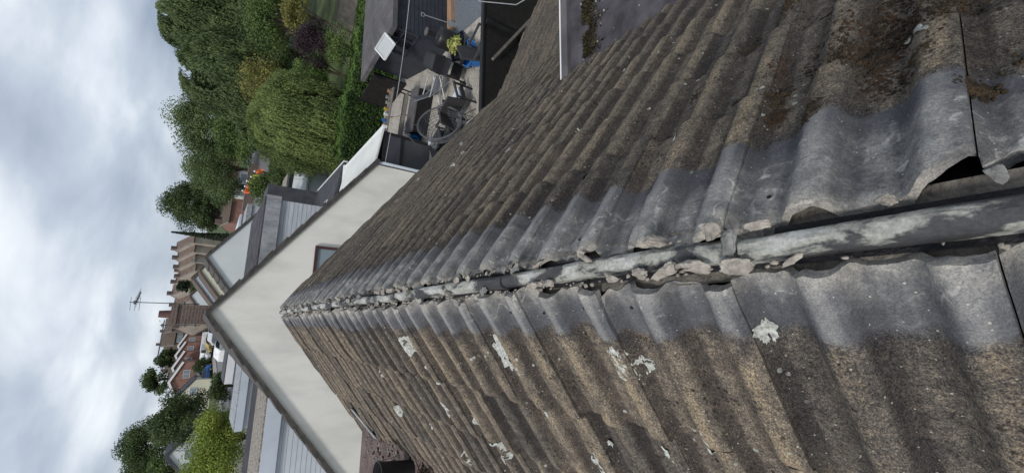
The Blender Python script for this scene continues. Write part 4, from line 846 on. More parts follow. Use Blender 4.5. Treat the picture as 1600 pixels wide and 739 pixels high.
# ------------------------------------------------------------------ cars
def car(label, x, y, rz, c, kind='hatch', name='parked_car', cat='car', rough=.3):
    t = root(name, label, cat, (x, y, gz(x, y)+.01), rz, 'vehicles parked along the road'); L, W, Hh = (4.2, 1.75, 1.48) if kind == 'hatch' else (4.9, 1.95, 1.95)
    paint = mat('paint_'+label.split()[0], c, tuple(v*.8 for v in c), 2, rough, spec=.6)
    if kind == 'hatch': side = [(-2.1, .30), (-2.1, .62), (-1.95, .80), (-1.05, .92), (-.35, 1.40), (.3, 1.47), (1.15, 1.42), (1.85, 1.0), (2.08, .88), (2.1, .30)]; gl = [(-1.0, .93), (-.34, 1.37), (.3, 1.43), (1.13, 1.38), (1.75, .98)]
    else: side = [(-2.45, .35), (-2.45, .85), (-2.1, 1.05), (-1.6, 1.2), (-1.05, 1.85), (-.6, 1.93), (2.35, 1.93), (2.42, 1.8), (2.45, .35)]; gl = [(-1.58, 1.2), (-1.03, 1.80), (-.55, 1.84), (-.1, 1.84), (-.1, 1.15)]
    n = len(side); f = MB(); V = []
    for s_, k in ((-1, 0), (1, 0)):
        for (a, z) in side: V.append((s_*W/2*(1-.16*max(0, (z-.9)/.6)), a, z))
    f.add(V, [tuple(range(n)), tuple(range(2*n-1, n-1, -1))]+[(i, i+n, (i+1) % n+n, (i+1) % n) for i in range(n)]); b = f.build('body', paint, t, bevel=.05)
    f = MB(); k = len(gl)
    for s_ in (-1, 1):
        P = [(s_*(W/2*(1-.16*max(0, (z-.9)/.6))+.006), a, z-.02) for a, z in gl]; f.add(P, [tuple(range(k))])
    w0, w1 = gl[0], gl[1]; q = lambda z: W/2*(1-.16*max(0, (z-.9)/.6))-.1
    f.add([(-q(w0[1]), w0[0]-.02, w0[1]+.01), (q(w0[1]), w0[0]-.02, w0[1]+.01), (q(w1[1]), w1[0]-.03, w1[1]+.0), (-q(w1[1]), w1[0]-.03, w1[1]+.0)], [(0, 1, 2, 3)])
    f.build('windscreen', MT['darkglass'], t)
    for s_ in (-1, 1):
        for a in (-L*.31, L*.31):
            f = MB(); f.cyl((s_*(W/2-.2), a, .31), (s_*(W/2+.01), a, .31), .31, .31, 18); o = f.build('wheel', MT['black'], t); f = MB(); f.cyl((s_*(W/2), a, .31), (s_*(W/2+.022), a, .31), .19, .18, 12); f.build('rim', MT['steel'], o)
        f = MB(); f.box((s_*(W/2-.28), -L/2-.005, .68), (.34, .06, .15)); f.build('headlight', MT['panel'], t)
    f = MB(); f.box((0, -L/2-.012, .48), (W*.6, .03, .2)); f.build('grille', MT['black'], t)
    f = MB(); f.box((0, -L/2-.03, .46), (.5, .01, .11)); f.build('number_plate', MT['white'], t)
car('black hatchback facing the viewer just left of the chimney base', -.6, 95, R(-12), (.02, .022, .028))
car('silver estate car parked left of the black hatchback', -2.3, 92, R(-20), (.50, .52, .54))
car('white van standing beyond the ochre car', -4.3, 101, R(-70), (.75, .76, .77), 'van', 'parked_van', 'van')
car('ochre yellow car behind the silver estate car', -3.6, 97.5, R(-60), (.42, .30, .08))
car('white panel van parked before the second brick house', -5.6, 98, R(-25), (.72, .74, .76), 'van', 'parked_van', 'van')
car('navy car parked at the hedge end before the brick terrace', -6.9, 106, R(-65), (.04, .06, .12))
car('bright blue hatchback on the drive left of the clipped hedge', -9.4, 93, R(-75), (.03, .14, .42))
car('white hatchback parked at the near kerb beside the gable verge', -3.3, 71, R(150), (.76, .78, .78))
car('charcoal car parked just past the white hatchback at the kerb', -1.9, 80, R(165), (.05, .055, .06))

# ------------------------------------------------------------------ trees and plants
def leaves(P, nrm, size, asp, rg, jitter=.6):
    """diamond leaves at points P, roughly facing nrm"""
    n = len(P); d = nrm+rg.normal(size=(n, 3))*jitter; d /= np.linalg.norm(d, axis=1)[:, None]+1e-9
    a = np.cross(d, rg.normal(size=(n, 3))); a /= np.linalg.norm(a, axis=1)[:, None]+1e-9; b = np.cross(d, a)
    s = size*rg.uniform(.6, 1.3, n)[:, None]
    return np.stack([P-a*s*asp, P-b*s*.5, P+a*s*asp, P+b*s*.5], 1).reshape(-1, 3)
def finish_crown(V, cl, m, t, rnd):
    n = len(V)//4; return mesh_np('crown', V, np.arange(4*n).reshape(n, 4), m, t, attrs={'rnd': ('FLOAT', np.repeat(np.clip(rnd, 0, 1), 4))})
def tree(name, label, x, y, zc, rv, rh, leafm, n=6000, leaf=.12, seed=1, lobes=26, cat='tree', group=None, top=1.0, trunk=True, lower=.9):
    """crown centre (x,y,zc), half height rv, half width rh"""
    rg = np.random.default_rng(seed); b = gz(x, y); t = root(name, label, cat, (x, y, b), 0, group); c = np.array([0, 0, zc-b])
    u = rg.normal(size=(lobes, 3)); u /= np.linalg.norm(u, axis=1)[:, None]; u[:, 2] = np.where(u[:, 2] < -.5, -u[:, 2], u[:, 2])
    sh = np.array([rh, rh, rv]); LC = c+u*sh*rg.uniform(.45, .80, (lobes, 1)); LR = rg.uniform(.24, .42, lobes)*min(rh, rv*1.2)
    which = rg.integers(0, lobes, n); v = rg.normal(size=(n, 3)); v /= np.linalg.norm(v, axis=1)[:, None]
    rad = LR[which][:, None]*(rg.random((n, 1))**.35)*np.array([1, 1, .85]); P = LC[which]+v*rad
    V = leaves(P, v, leaf, .62, rg)
    tone = rg.random(lobes)[which]*.5+rg.random(n)*.5
    finish_crown(V, None, LM[leafm], t, tone)
    if trunk:
        f = MB(); hh = zc-b; f.tube([(0, 0, -.3), (rg.normal()*.05*rh, rg.normal()*.05*rh, hh*.5), (0, 0, hh)], [max(.06, rh*.07), rh*.05, rh*.03], 8)
        for k in range(9):
            q = LC[k]; s0 = Vector((0, 0, hh*rg.uniform(.35, .8))); f.tube([s0, (s0+Vector(q))*.5+Vector((0, 0, .1*rh)), Vector(q)], [rh*.035, rh*.022, rh*.01], 6)
        f.build('trunk', MT['bark'], t)
    return t
def willow(name, label, x, y, zc, rv, rh, leafm='willow', strands=420, seed=1, leaf=.05, group=None, fall=1.0):
    rg = np.random.default_rng(seed); b = gz(x, y); t = root(name, label, 'tree', (x, y, b), 0, group); c = np.array([0, 0, zc-b]); VV = []; rr = []
    tufts = 70; ua = rg.uniform(0, 2*math.pi, tufts); ub = rg.uniform(-.15, 1, tufts); ur = rg.uniform(.74, 1.06, tufts); ul = rg.uniform(.35, 1.0, tufts); tw = rg.uniform(-.35, .35, tufts); sp = rg.uniform(.05, .15, tufts)
    for k in range(strands):
        j = rg.integers(0, tufts); a = ua[j]+rg.normal()*sp[j]; el = min(ub[j]+rg.normal()*.05, 1.)
        cr_ = math.sqrt(max(0, 1-el*el)) if el > 0 else 1.0
        r0 = rh*ur[j]*(.08+.92*cr_)*.86; z0 = rv*(.98*el if el > 0 else el)*(.9+.12*ur[j])
        L = rv*ul[j]*rg.uniform(.7, 1.15)*fall*(1.15-.3*max(el, 0)); nseg = int(L/leaf/1.0)+4; q = np.linspace(0, 1, nseg)
        grow = rh*(.10+.22*max(el, 0))*ur[j]; R_ = r0+grow*np.sqrt(q)*(1-.35*q)+.05*rh*rg.normal(); Z = z0+.06*rv*np.sin(q*2.2)-L*q**1.35
        Z = np.maximum(Z, -(zc-b)+.15); aa = a+tw[j]*q*.5
        X = R_*np.cos(aa)+rg.normal(size=nseg)*leaf*.7; Yy = R_*np.sin(aa)+rg.normal(size=nseg)*leaf*.7
        P = np.stack([X, Yy, Z], -1)+c; nr = np.stack([np.cos(aa), np.sin(aa), aa*0+.4], -1)+rg.normal(size=(nseg, 3))*.6; nr /= np.linalg.norm(nr, axis=1)[:, None]
        dr_ = np.stack([.3*np.cos(aa)*(1-q), .3*np.sin(aa)*(1-q), -1.+0*aa], -1)+rg.normal(size=(nseg, 3))*.45; dr_ /= np.linalg.norm(dr_, axis=1)[:, None]; sd = np.cross(nr, dr_); sd /= np.linalg.norm(sd, axis=1)[:, None]+1e-9
        ls = leaf*rg.uniform(.6, 1.4, nseg)[:, None]
        VV.append(np.stack([P-dr_*ls, P-sd*ls*.36, P+dr_*ls*1.2, P+sd*ls*.36], 1).reshape(-1, 3)); rr.append(np.full(nseg, .1+.55*((j*7919) % 17)/17)+rg.random(nseg)*.35)
    # leafy core so the inside reads dark and dense
    n = strands*9; v = rg.normal(size=(n, 3)); v /= np.linalg.norm(v, axis=1)[:, None]; P = c+v*np.array([rh*.74, rh*.74, rv*.80])*(rg.random((n, 1))**.3); P[:, 2] = np.maximum(P[:, 2], .1)
    VV.append(leaves(P, v, leaf*1.6, .7, rg)); rr.append(rg.random(n)*.5)
    finish_crown(np.concatenate(VV), None, LM[leafm], t, np.concatenate(rr))
    f = MB(); f.tube([(0, 0, -.3), (.1, 0, (zc-b)*.6), (0, 0, zc-b+rv*.4)], [rh*.09, rh*.06, rh*.03], 8)
    for k in range(10):
        a = k*.63; f.tube([(0, 0, (zc-b)*.7), (rh*.4*math.cos(a), rh*.4*math.sin(a), zc-b+rv*.35), (rh*.75*math.cos(a), rh*.75*math.sin(a), zc-b+rv*.1)], [rh*.04, rh*.025, rh*.01], 6)
    f.build('trunk', MT['bark'], t); return t
willow('willow_tree', 'round weeping willow nearest the viewer beyond the clipped hedge', 9.1, 21, -2.15, 2.35, 2.45, strands=3000, seed=3, leaf=.05)
willow('willow_tree', 'large drooping willow behind the round nearest willow', 17.2, 34, 1.0, 3.1, 3.1, strands=2400, seed=4, leaf=.09, leafm='far')
willow('willow_tree', 'tall drooping willow furthest right on the skyline', 21.8, 36, 3.0, 3.0, 3.4, strands=2400, seed=5, leaf=.09, leafm='far')
willow('willow_tree', 'drooping willow between the tall skyline willow and the hedge row', 23.5, 35, .2, 2.8, 3.0, strands=1800, seed=6, leaf=.09, leafm='far')
TR = [('broad_tree', 'tallest broad grey green tree behind the large drooping willow', 23.6, 60, 2.6, 4.6, 5.2, 'far', 22000, .15), ('broad_tree', 'grey green tree left of the tallest broad tree above the crew', 20.4, 66, .8, 4.4, 4.8, 'far', 18000, .15),
      ('broad_tree', 'broad tree sloping down to the roofs beside the crew', 21.0, 76, .0, 3.4, 4.8, 'far', 12000, .17), ('broad_tree', 'dense green tree under the tallest broad tree', 20.6, 54, -.3, 2.8, 3.6, 'mid', 14000, .13),
      ('broad_tree', 'dark leafy tree on the right of the hill roofs', 20.2, 90, 3.6, 5.8, 5.0, 'dark', 20000, .19), ('broad_tree', 'dark tree in front of the leafy one right of the hill roofs', 17.4, 84, 1.6, 3.8, 2.8, 'dark', 11000, .18),
      ('broad_tree', 'dark tree between the skyline clump and the crew', 25.4, 86, 1.4, 4.8, 5.4, 'far', 15000, .19),
      ('golden_shrub', 'golden green shrub with upright shoots between willows', 13.7, 27, -.5, 1.4, 2.0, 'gold', 3600, .09), ('round_tree', 'mid green rounded tree above the golden bush at the right edge', 16.6, 24.5, -.5, 1.7, 2.0, 'mid', 8000, .085),
      ('golden_bush', 'tan green bush above the purple bush', 15.0, 21, -1.3, .95, 1.2, 'gold', 3600, .07), ('purple_bush', 'dark purple leaved bush near the clipped hedge', 12.0, 18.6, -1.9, 1.0, 1.15, 'purple', 6000, .055),
      ('climber_clad_shrub', 'ivy clad upright shrub between purple bush and hedge', 11.7, 17.6, -2.75, .75, 1.1, 'mid', 4500, .05), ('conifer_bush', 'small bright conifer beside the purple bush', 11.3, 19.2, -2.3, .75, .6, 'hedge', 2500, .05),
      ('round_tree', 'dark green tree behind the mid green one', 19.2, 29, -.6, 2.2, 2.6, 'dark', 7000, .1), ('round_tree', 'shaded green tree beneath the drooping willows', 15.6, 29.5, -1.8, 1.8, 2.2, 'dark', 6000, .1), ('round_tree', 'green tree at the extreme right edge above the fence panel', 19.0, 24, -1.6, 1.8, 2.4, 'dark', 7000, .09),
      ('bushy_tree', 'low bushy growth beside the dry bank behind the round willow', 12.6, 23, -2.4, 1.1, 1.4, 'mid', 4000, .07), ('small_tree', 'small fresh green tree in front of the hi-vis crew', 11.7, 42, -2.5, 1.5, 1.55, 'mid', 4500, .1), ('shrub', 'dark shrubs behind the garage roof', 10.6, 33, -2.7, 1.0, 1.7, 'dark', 3500, .1),
      ('lime_tree', 'bright lime green tree in the lower left above the dormers', -6.4, 30, -1.3, 2.0, 2.5, 'bright', 24000, .075), ('lime_tree', 'bright lime green tree at the left frame edge', -9.2, 31, -1.0, 1.8, 2.3, 'bright', 18000, .075),
      ('dark_tree', 'dark green tree behind the lime green one', -7.6, 45, .6, 2.8, 2.4, 'dark', 16000, .10), ('dark_tree', 'low dark shrubby tree beside the road left of the gable verge', -5.9, 50, -1.8, 1.3, 1.6, 'dark', 4500, .12), ('tall_tree', 'tall round topped tree on the left skyline', -12.9, 62, 3.1, 2.9, 3.3, 'dark', 18000, .12),
      ('tall_tree', 'tree at the far left skyline corner', -17.4, 68, 3.0, 2.9, 3.0, 'dark', 12000, .13), ('pale_tree', 'paler green bush in front of the tall tree at far left', -12.5, 50, 1.6, 1.3, 1.4, 'mid', 4500, .12), ('dark_tree', 'dark tree under the tall round topped tree', -10.0, 56, .9, 2.6, 2.8, 'dark', 14000, .12),
      ('hill_tree', 'larger tree on the skyline behind the brick terrace', -12.9, 130, 6.4, 3.9, 3.2, 'dark', 5000, .3), ('hill_tree', 'smaller tree to the right of the skyline tree behind the terrace', -8.6, 134, 5.4, 3.2, 2.6, 'dark', 4000, .3),
      ('clipped_hedge_bush', 'rounded dark hedge beside the blue hatchback', -7.6, 96, -.9, 1.8, 1.7, 'dark', 4500, .14), ('shrub', 'pale shrub by the near kerb at the gable verge', -3.0, 48, -2.3, .8, .7, 'mid', 1800, .08), ('shrub', 'dark green shrubs left of the lime tree', -11.6, 38, -1.2, 1.9, 1.8, 'dark', 5000, .12),
      ('hill_tree', 'tree clump over the hill roofs centre', 8.2, 112, 4.0, 1.6, 1.4, 'dark', 2200, .25), ('hill_tree', 'dark tree left of the pointed conifer roofs', 6.0, 92, 3.6, 1.3, 1.1, 'cypress', 2000, .2), ('shrub', 'dark greenery under the hill roofs', 5.6, 86, 1.2, 1.6, 2.6, 'dark', 3500, .2)]
for i, (nm, lb, x_, y_, zc, rv, rh, lm_, n_, lf_) in enumerate(TR): tree(nm, lb, x_, y_, zc, rv, rh, lm_, n_, lf_, seed=20+i, lobes=34, cat='shrub' if ('bush' in nm or 'shrub' in nm) else 'tree')
# filler trees that make up the wooded bank, each its own tree
for i, (x_, y_, zc, rv, rh) in enumerate([(27, 48, 0, 4, 4.2), (29, 42, .5, 4, 4), (24, 44, -1, 3, 3.4), (19, 46, -1.6, 2.2, 3), (28, 60, 2, 4, 4), (32, 50, 2, 5, 5)]):
    tree('woodland_tree', 'shaded woodland tree behind the willows, '+['at the right','behind the first','nearest the leftmost willow','above the crew','highest on the bank','furthest right'][i], x_, y_, zc, rv, rh, 'dark', 6000, .18, seed=90+i, lobes=34, group='woodland trees behind the willows')
# pointed conifer
rg = np.random.default_rng(77); t = root('conifer', 'slim pointed conifer rising above the hill roofs', 'tree', (14.0, 85, gz(14, 85))); hC = 9.0-.4; n = 3500; zz_ = rg.random(n)**.8; a = rg.uniform(0, 6.28, n); rr_ = (1-zz_)*.85*(.6+.4*rg.random(n))+.05
P = np.stack([rr_*np.cos(a), rr_*np.sin(a), zz_*hC], -1); finish_crown(leaves(P, np.stack([np.cos(a), np.sin(a), a*0+.6], -1), .16, .8, rg), None, LM['cypress'], t, rg.random(n))
f = MB(); f.cyl((0, 0, -.3), (0, 0, hC*.9), .16, .03, 8); f.build('trunk', MT['bark'], t)
# clipped conifer hedge behind the shed
t = root('conifer_hedge', 'long tall bright green conifer hedge behind the garden shed', 'hedge', (0, 0, 0)); C_ = np.array([(13.6, 13.1), (11.9, 14.6), (10.6, 15.7), (9.3, 16.5), (7.6, 16.9), (6.3, 16.8)]); n = 46000; rg = np.random.default_rng(13)
sg = np.cumsum([0]+[np.linalg.norm(C_[i+1]-C_[i]) for i in range(len(C_)-1)]); q = rg.random(n)*sg[-1]; X = np.interp(q, sg, C_[:, 0]); Y = np.interp(q, sg, C_[:, 1])
th = rg.random(n)*math.pi*1.0; topz = -2.85+.22*(vnoise(q*1.6, q*0, 2)-.5)+.14*(vnoise(q*5, q*0, 3)-.5)
half = .62+.15*(vnoise(q*3, th*2, 4)-.5); face = rg.random(n); zb_ = -4.5
Zt = np.where(face < .45, topz-.06*rg.random(n), zb_+(topz-zb_)*rg.random(n)); off = np.where(face < .45, rg.uniform(-1, 1, n)*half*.9, np.where(rg.random(n) < .75, -1, 1)*half*(1-.15*rg.random(n)))
P = np.stack([X+off*.35, Y+off, Zt+.14*(face < .45)*(vnoise(X*7, (Y+off)*7, 5)-.3)+.05*rg.random(n)], -1); nr = np.stack([off*.3, off, (face < .45)*1.5+.2], -1)
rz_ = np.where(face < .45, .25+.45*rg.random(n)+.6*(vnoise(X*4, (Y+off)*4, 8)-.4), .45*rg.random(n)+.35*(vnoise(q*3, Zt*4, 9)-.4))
V = leaves(P, nr, .055, .95, rg, .5); m_ = len(V)//4; mesh_np('foliage', V, np.arange(4*m_).reshape(m_, 4), LM['hedge'], t, attrs={'rnd': ('FLOAT', np.repeat(rz_, 4))})
f = MB()
for i in range(22):
    d = sg[-1]*(i+.5)/22; f.cyl((np.interp(d, sg, C_[:, 0]), np.interp(d, sg, C_[:, 1]), -4.6), (np.interp(d, sg, C_[:, 0]), np.interp(d, sg, C_[:, 1]), -3.2), .05, .03, 6)
f.build('stems', MT['bark'], t)
t = root('fence_panel', 'weathered grey timber fence panel beyond the hedge at the top right', 'fence', (17.2, 22.0, g(22)), R(-20)); f = MB(); f.b2((-1.6, 0, 0), (1.6, .03, .95)); f.build('boards', MT['fencepanel'], t); f = MB(); f.b2((-1.65, -.03, .952), (1.65, .06, 1.0)); f.b2((-1.68, -.04, 0), (-1.61, .07, 1.0)); f.b2((1.61, -.04, 0), (1.68, .07, 1.0)); f.build('rail', MT['woodgrey'], t)
mb = MB(); mb.add([(9.5, 17.6, g(18)+.02), (13.6, 17.2, g(18)+.02), (15, 22.5, g(22)+.03), (11, 22.5, g(22)+.03)], [(0, 1, 2, 3)]); tagit(mb.build('soil', MT['soil']), kind='structure')

# ------------------------------------------------------------------ boundary fence, line and brace
t = root('boundary_fence', 'tall black stained timber fence close beyond the extension roof', 'fence', (3.4, 6.6, -5)); f = MB(); f.b2((0, 0, 0), (9.5, .035, 1.70)); f.build('boards', MT['fencedark'], t); f = MB(); f.b2((-.02, -.03, 1.702), (9.52, .07, 1.745)); f.build('capping', MT['black'], t)
for k in range(5):
    f = MB(); f.b2((.5+2.1*k, -.10, 0), (.6+2.1*k, -.004, 1.69)); f.build('post', MT['black'], t)
t = root('timber_brace', 'slanting weathered timber brace leaning on the black fence', 'brace', (5.14, 6.42, -3.39)); f = MB(); f.beam((0, 0, -.02), (1.5, -.12, -1.06), .06, .05); f.build('pole', MT['woodgrey'], t)
mb = MB(); mb.tube([(6.33, 6.45, -3.05), (6.36, 6.1, -3.75), (6.40, 5.4, -3.98)], .010, 6); tagit(mb.build('washing_line', MT['cable']), 'pale washing line running from the fence top down to the extension roof', 'line')
mb = MB(); P = [Vector((9.6, 7.2, -1.9)).lerp(Vector((4.05, 10.6, -2.75)), i/12)+Vector((0, 0, -.14*math.sin(math.pi*i/12))) for i in range(13)]; mb.tube(P, .008, 5); tagit(mb.build('overhead_cable', MT['cable']), 'thin grey overhead cable sagging across the patio to the neighbouring wall', 'cable')
mb = MB(); s_ = pos(1, np.array([4.05, 3.75]), np.array([4.4, 3.0]), np.array([.05, .05])); 

# ------------------------------------------------------------------ patio
zp = -4.535
def T(name, label, cat, x, y, rz=0, z=zp, group=None): return root(name, label, cat, (x, y, z), rz, group)
# corner shed
t = T('garden_shed', 'dark blue grey corner shed with angled glazed front and felt roof', 'shed', 0, 0, 0, 0)
P0, P1, P2, P3, P4 = (12.2, 11.25), (8.40, 10.80), (8.42, 12.0), (8.88, 13.95), (12.2, 13.9); zt = -2.72
def wallpoly(a, b, z0, z1, th=.05): return MB().poly([(a[0], a[1], z0), (b[0], b[1], z0), (b[0], b[1], z1), (a[0], a[1], z1)], th)
wallpoly(P1, P0, zp, zt).build('wall', MT['shed'], t); wallpoly(P2, P1, zp, -3.55).build('door', MT['shedv'], t); wallpoly(P3, P2, zp, zt).build('wall', MT['shedv'], t); wallpoly(P4, P3, zp, zt).build('wall', MT['shed'], t)
o = wallpoly((P2[0]+.02, P2[1]), (P1[0]+.02, P1[1]), -3.55, zt, .02).build('window', MT['darkglass'], t)
f = MB()
for q in (0, .33, .66, 1): f.beam((P1[0]-.02, P1[1]+(P2[1]-P1[1])*q, -3.56), (P1[0]-.02, P1[1]+(P2[1]-P1[1])*q, zt), .05, .05, (1, 0, 0))
f.beam((P1[0]-.02, P1[1], -3.12), (P2[0]-.02, P2[1], -3.12), .03, .04); f.beam((P1[0]-.02, P1[1], -3.55), (P2[0]-.02, P2[1], -3.55), .05, .06); f.build('frame', MT['shed'], o)
f = MB(); E1, E2, E0, E4 = (8.28, 10.66, -2.68), (8.10, 13.75, -2.72), (12.4, 11.05, -2.68), (12.4, 14.1, -2.70); Ra, Rb = (9.05, 11.62, -2.40), (12.4, 12.1, -2.36)
f.poly([E1, E0, Rb, Ra], .04); f.poly([E2, E1, Ra], .04); f.poly([E4, E2, Ra, Rb], .04); r_ = f.build('roof', MT['shedroof'], t)
f = MB(); dz_ = Vector((0, 0, -.07)); f.beam(Vector(E2)+dz_, Vector(E1)+dz_, .03, .14); f.beam(Vector(E1)+dz_, Vector(E0)+dz_, .03, .14); f.build('fascia', MT['shedroof'], r_)
t = root('light_panel', 'tilted pale rectangular panel fixed at the shed eave', 'panel', (8.10, 11.35, -2.62)); f = MB()
cs = [Vector(v) for v in ((.12, -.33, .02), (-.46, -.27, .24), (-.76, -.35, -.03), (-.17, -.41, -.27))]; f.poly([tuple(v) for v in cs], .03); f.build('face', MT['panel'], t)
f = MB()
for i in range(4): f.beam(cs[i], cs[(i+1) % 4], .03, .045)
f.build('rim', MT['white'], t); f = MB(); f.cyl((-.2, -.30, -.02), (.25, .0, -.12), .015, .015, 8); f.build('bracket', MT['steel'], t)
# barbecue cart
t = T('barbecue', 'black gas barbecue on wheeled cart with slatted shelf by the shed', 'barbecue', 6.98, 9.75, R(233))
f = MB(); f.b2((-.42, -.24, .62), (.42, .24, .80)); f.build('firebox', MT['black'], t, bevel=.01)
f = MB(); f.poly([(-.42, -.24, .80), (.42, -.24, .80), (.42, -.17, 1.04), (-.42, -.17, 1.04)][::-1], .02); f.poly([(-.42, -.17, 1.04), (.42, -.17, 1.04), (.42, .19, 1.06), (-.42, .19, 1.06)][::-1], .02); f.poly([(-.42, .24, .80), (.42, .24, .80), (.42, .19, 1.06), (-.42, .19, 1.06)], .02)
for s_ in (-.42, .42): f.add([(s_, -.24, .8), (s_, .24, .8), (s_, .19, 1.06), (s_, -.17, 1.04)], [(0, 1, 2, 3)])
h_ = f.build('hood', MT['blackmetal'], t); f = MB(); f.tube([(-.3, -.27, .90), (-.3, -.31, .92), (.3, -.31, .92), (.3, -.27, .90)], .012, 6); f.build('handle', MT['steel'], h_)
for sx in (-.38, .38):
    for sy in (-.20, .20): f = MB(); f.b2((sx-.02, sy-.02, .04), (sx+.02, sy+.02, .618)); f.build('leg', MT['blackmetal'], t)
f = MB()
for k in range(8): f.b2((-.36+.095*k, -.2, .20), (-.31+.095*k, .2, .222))
f.build('shelf', MT['blackmetal'], t)
f = MB(); f.b2((.44, -.22, .78), (.86, .22, .80)); f.b2((-.86, -.22, .78), (-.44, .22, .80)); f.build('side_table', MT['blackmetal'], t)
for sy in (-.24, .24): f = MB(); f.cyl((.40, sy-.02, .09), (.40, sy+.02, .09), .09, .09, 14); f.build('wheel', MT['black'], t)
# folding recliner
t = T('folding_chair', 'folding steel framed lounge chair behind the barbecue', 'chair', 6.85, 10.75, R(60)); f = MB()
for s_ in (-.27, .27): f.tube([(s_, -.45, .02), (s_, .25, .55), (s_, .55, 1.0)], .013, 6); f.tube([(s_, .40, .02), (s_, -.35, .45)], .013, 6); f.tube([(s_*1.1, -.3, .58), (s_*1.1, .3, .60)], .02, 6)
f.tube([(-.27, -.45, .02), (.27, -.45, .02)], .013, 6); f.tube([(-.27, .40, .02), (.27, .40, .02)], .013, 6); f.build('frame', MT['steel'], t)
f = MB(); f.poly([(-.25, -.38, .40), (.25, -.38, .40), (.25, .12, .36), (-.25, .12, .36)], .02); f.poly([(-.25, .12, .36), (.25, .12, .36), (.25, .48, .96), (-.25, .48, .96)], .02); f.build('sling', mat('grey_sling', (.12, .125, .14), (.08, .085, .1), 20, .8), t)
# black armchairs
def armchair(label, x, y, rz, cushion=True):
    t = T('garden_armchair', label, 'chair', x, y, rz, group='black garden armchairs on the patio'); 
    f = MB(); f.b2((-.30, -.30, .28), (.30, .28, .36)); f.build('seat', MT['wicker'], t, bevel=.01)
    f = MB(); f.poly([(-.30, .26, .30), (.30, .26, .30), (.30, .42, .88), (-.30, .42, .88)], .05); f.build('backrest', MT['wicker'], t)
    for s_ in (-.33, .33): f = MB(); f.b2((s_-.03, -.30, .56), (s_+.03, .34, .60)); f.b2((s_-.025, -.30, .30), (s_+.025, .30, .558)) if False else None; f.build('armrest', MT['wicker'], t)
    for sx in (-.32, .32):
        for sy in (-.28, .28): f = MB(); f.b2((sx-.02, sy-.02, 0), (sx+.02, sy+.02, .558)); f.build('leg', MT['blackmetal'], t)
    if cushion: f = MB(); f.box((0, -.02, .40), (.5, .45, .07)); f.build('cushion', MT['palefascia'], t, bevel=.02)
armchair('black garden armchair with pale seat cushion in the middle of the patio', 5.82, 9.35, R(115))
armchair('black garden armchair half hidden behind the black fence top', 6.75, 8.0, R(30), False)
armchair('small black garden chair beside the egg chair seen through its basket', 5.1, 9.75, R(200), False)
# egg chair
t = T('egg_chair', 'hanging egg chair of grey rattan with open round basket on curved stand', 'chair', 4.95, 9.22, R(20), z=-4.535)
f = MB(); rings = []; cz_ = 1.0
tilt = Matrix.Rotation(R(-42), 3, 'X')
for k in range(9):
    fr = k/8; r = .56*math.sqrt(max(.02, 1-(fr*.92)**2)); d_ = .52*fr; f.tube([tilt @ Vector((r*math.cos(a), d_, r*1.08*math.sin(a)))+Vector((0, 0, cz_)) for a in np.linspace(0, 2*math.pi, 32, endpoint=False)], .014 if k == 0 else .007, 6, closed=True)
for a in np.linspace(0, math.pi*2, 24, endpoint=False): f.tube([tilt @ Vector((.56*math.sqrt(max(.02, 1-(q*.92)**2))*math.cos(a), .52*q, .605*math.sqrt(max(.02, 1-(q*.92)**2))*math.sin(a)))+Vector((0, 0, cz_)) for q in np.linspace(0, 1, 9)], .005, 5)
for s_ in np.linspace(-.5, .5, 22):
    w_ = math.sqrt(max(0, .56**2-s_**2)); f.tube([tilt @ Vector((x_, .50*math.sqrt(max(0, 1-(x_/.57)**2-(s_/.61)**2)), s_))+Vector((0, 0, cz_)) for x_ in np.linspace(-w_*.98, w_*.98, 11)], .004, 4)
f.build('basket', MT['egg'], t, smooth=True)
f = MB(); f.tube([tilt @ Vector((.585*math.cos(a), -.01, .63*math.sin(a)))+Vector((0, 0, cz_)) for a in np.linspace(0, 2*math.pi, 36, endpoint=False)], .014, 8, closed=True); f.build('rim', MT['egg'], t, smooth=True); t.scale = (.92, .92, .92)
f = MB(); f.tube([(0, .15, .03), (0, .75, .06), (0, 1.05, .6), (0, 1.0, 1.3), (0, .65, 1.78), (0, .30, 1.84)], .02, 8); f.tube([(.5*math.cos(a), .2+.5*math.sin(a), .03) for a in np.linspace(0, 2*math.pi, 28, endpoint=False)], .025, 8, closed=True); f.tube([(0, .30, 1.84), (0, .34, 1.5)], .008, 5); f.build('stand', MT['egg'], t, smooth=True)
# shelving rack with jars against the hedge
t = T('potting_shelf', 'dark shelving rack crowded with small items beside the hedge', 'shelf', 6.75, 12.7, R(165)); f = MB()
for x_ in (-.75, .75):
    for y_ in (-.2, .2): f.b2((x_-.02, y_-.02, 0), (x_+.02, y_+.02, 1.15))
f.build('frame', MT['blackmetal'], t)
for z_ in (.15, .6, 1.1): f = MB(); f.b2((-.73, -.22, z_), (.73, .22, z_+.025)); f.build('shelf_board', MT['woodgrey'], t)
for i in range(7):
    x_ = -.6+.19*i; c = ['wood', 'steel', 'pot', 'ochre', 'panel', 'blue', 'wood'][i]; kk = root('plant_pot', ['terracotta pot at the near end of the rack top', 'small steel tin second on the rack top', 'glazed jar third on the rack top', 'ochre tin in the middle of the rack top', 'pale tub fifth on the rack top', 'blue tub sixth on the rack top', 'tan pot at the far end of the rack top'][i], 'pot', (0, 0, 0))
    kk.matrix_world = Matrix.Translation((6.75, 12.7, zp+1.127)) @ Matrix.Rotation(R(165), 4, 'Z') @ Matrix.Translation((x_, .04*(-1)**i, 0)); kk['group'] = 'pots and tins on the potting shelf'
    f = MB(); f.lathe([(0, 0), (.045, 0), (.06, .12), (.055, .125), (.045, .02), (0, .02)], (0, 0, 0), 14); f.build('vessel', MT[c], kk, smooth=True)
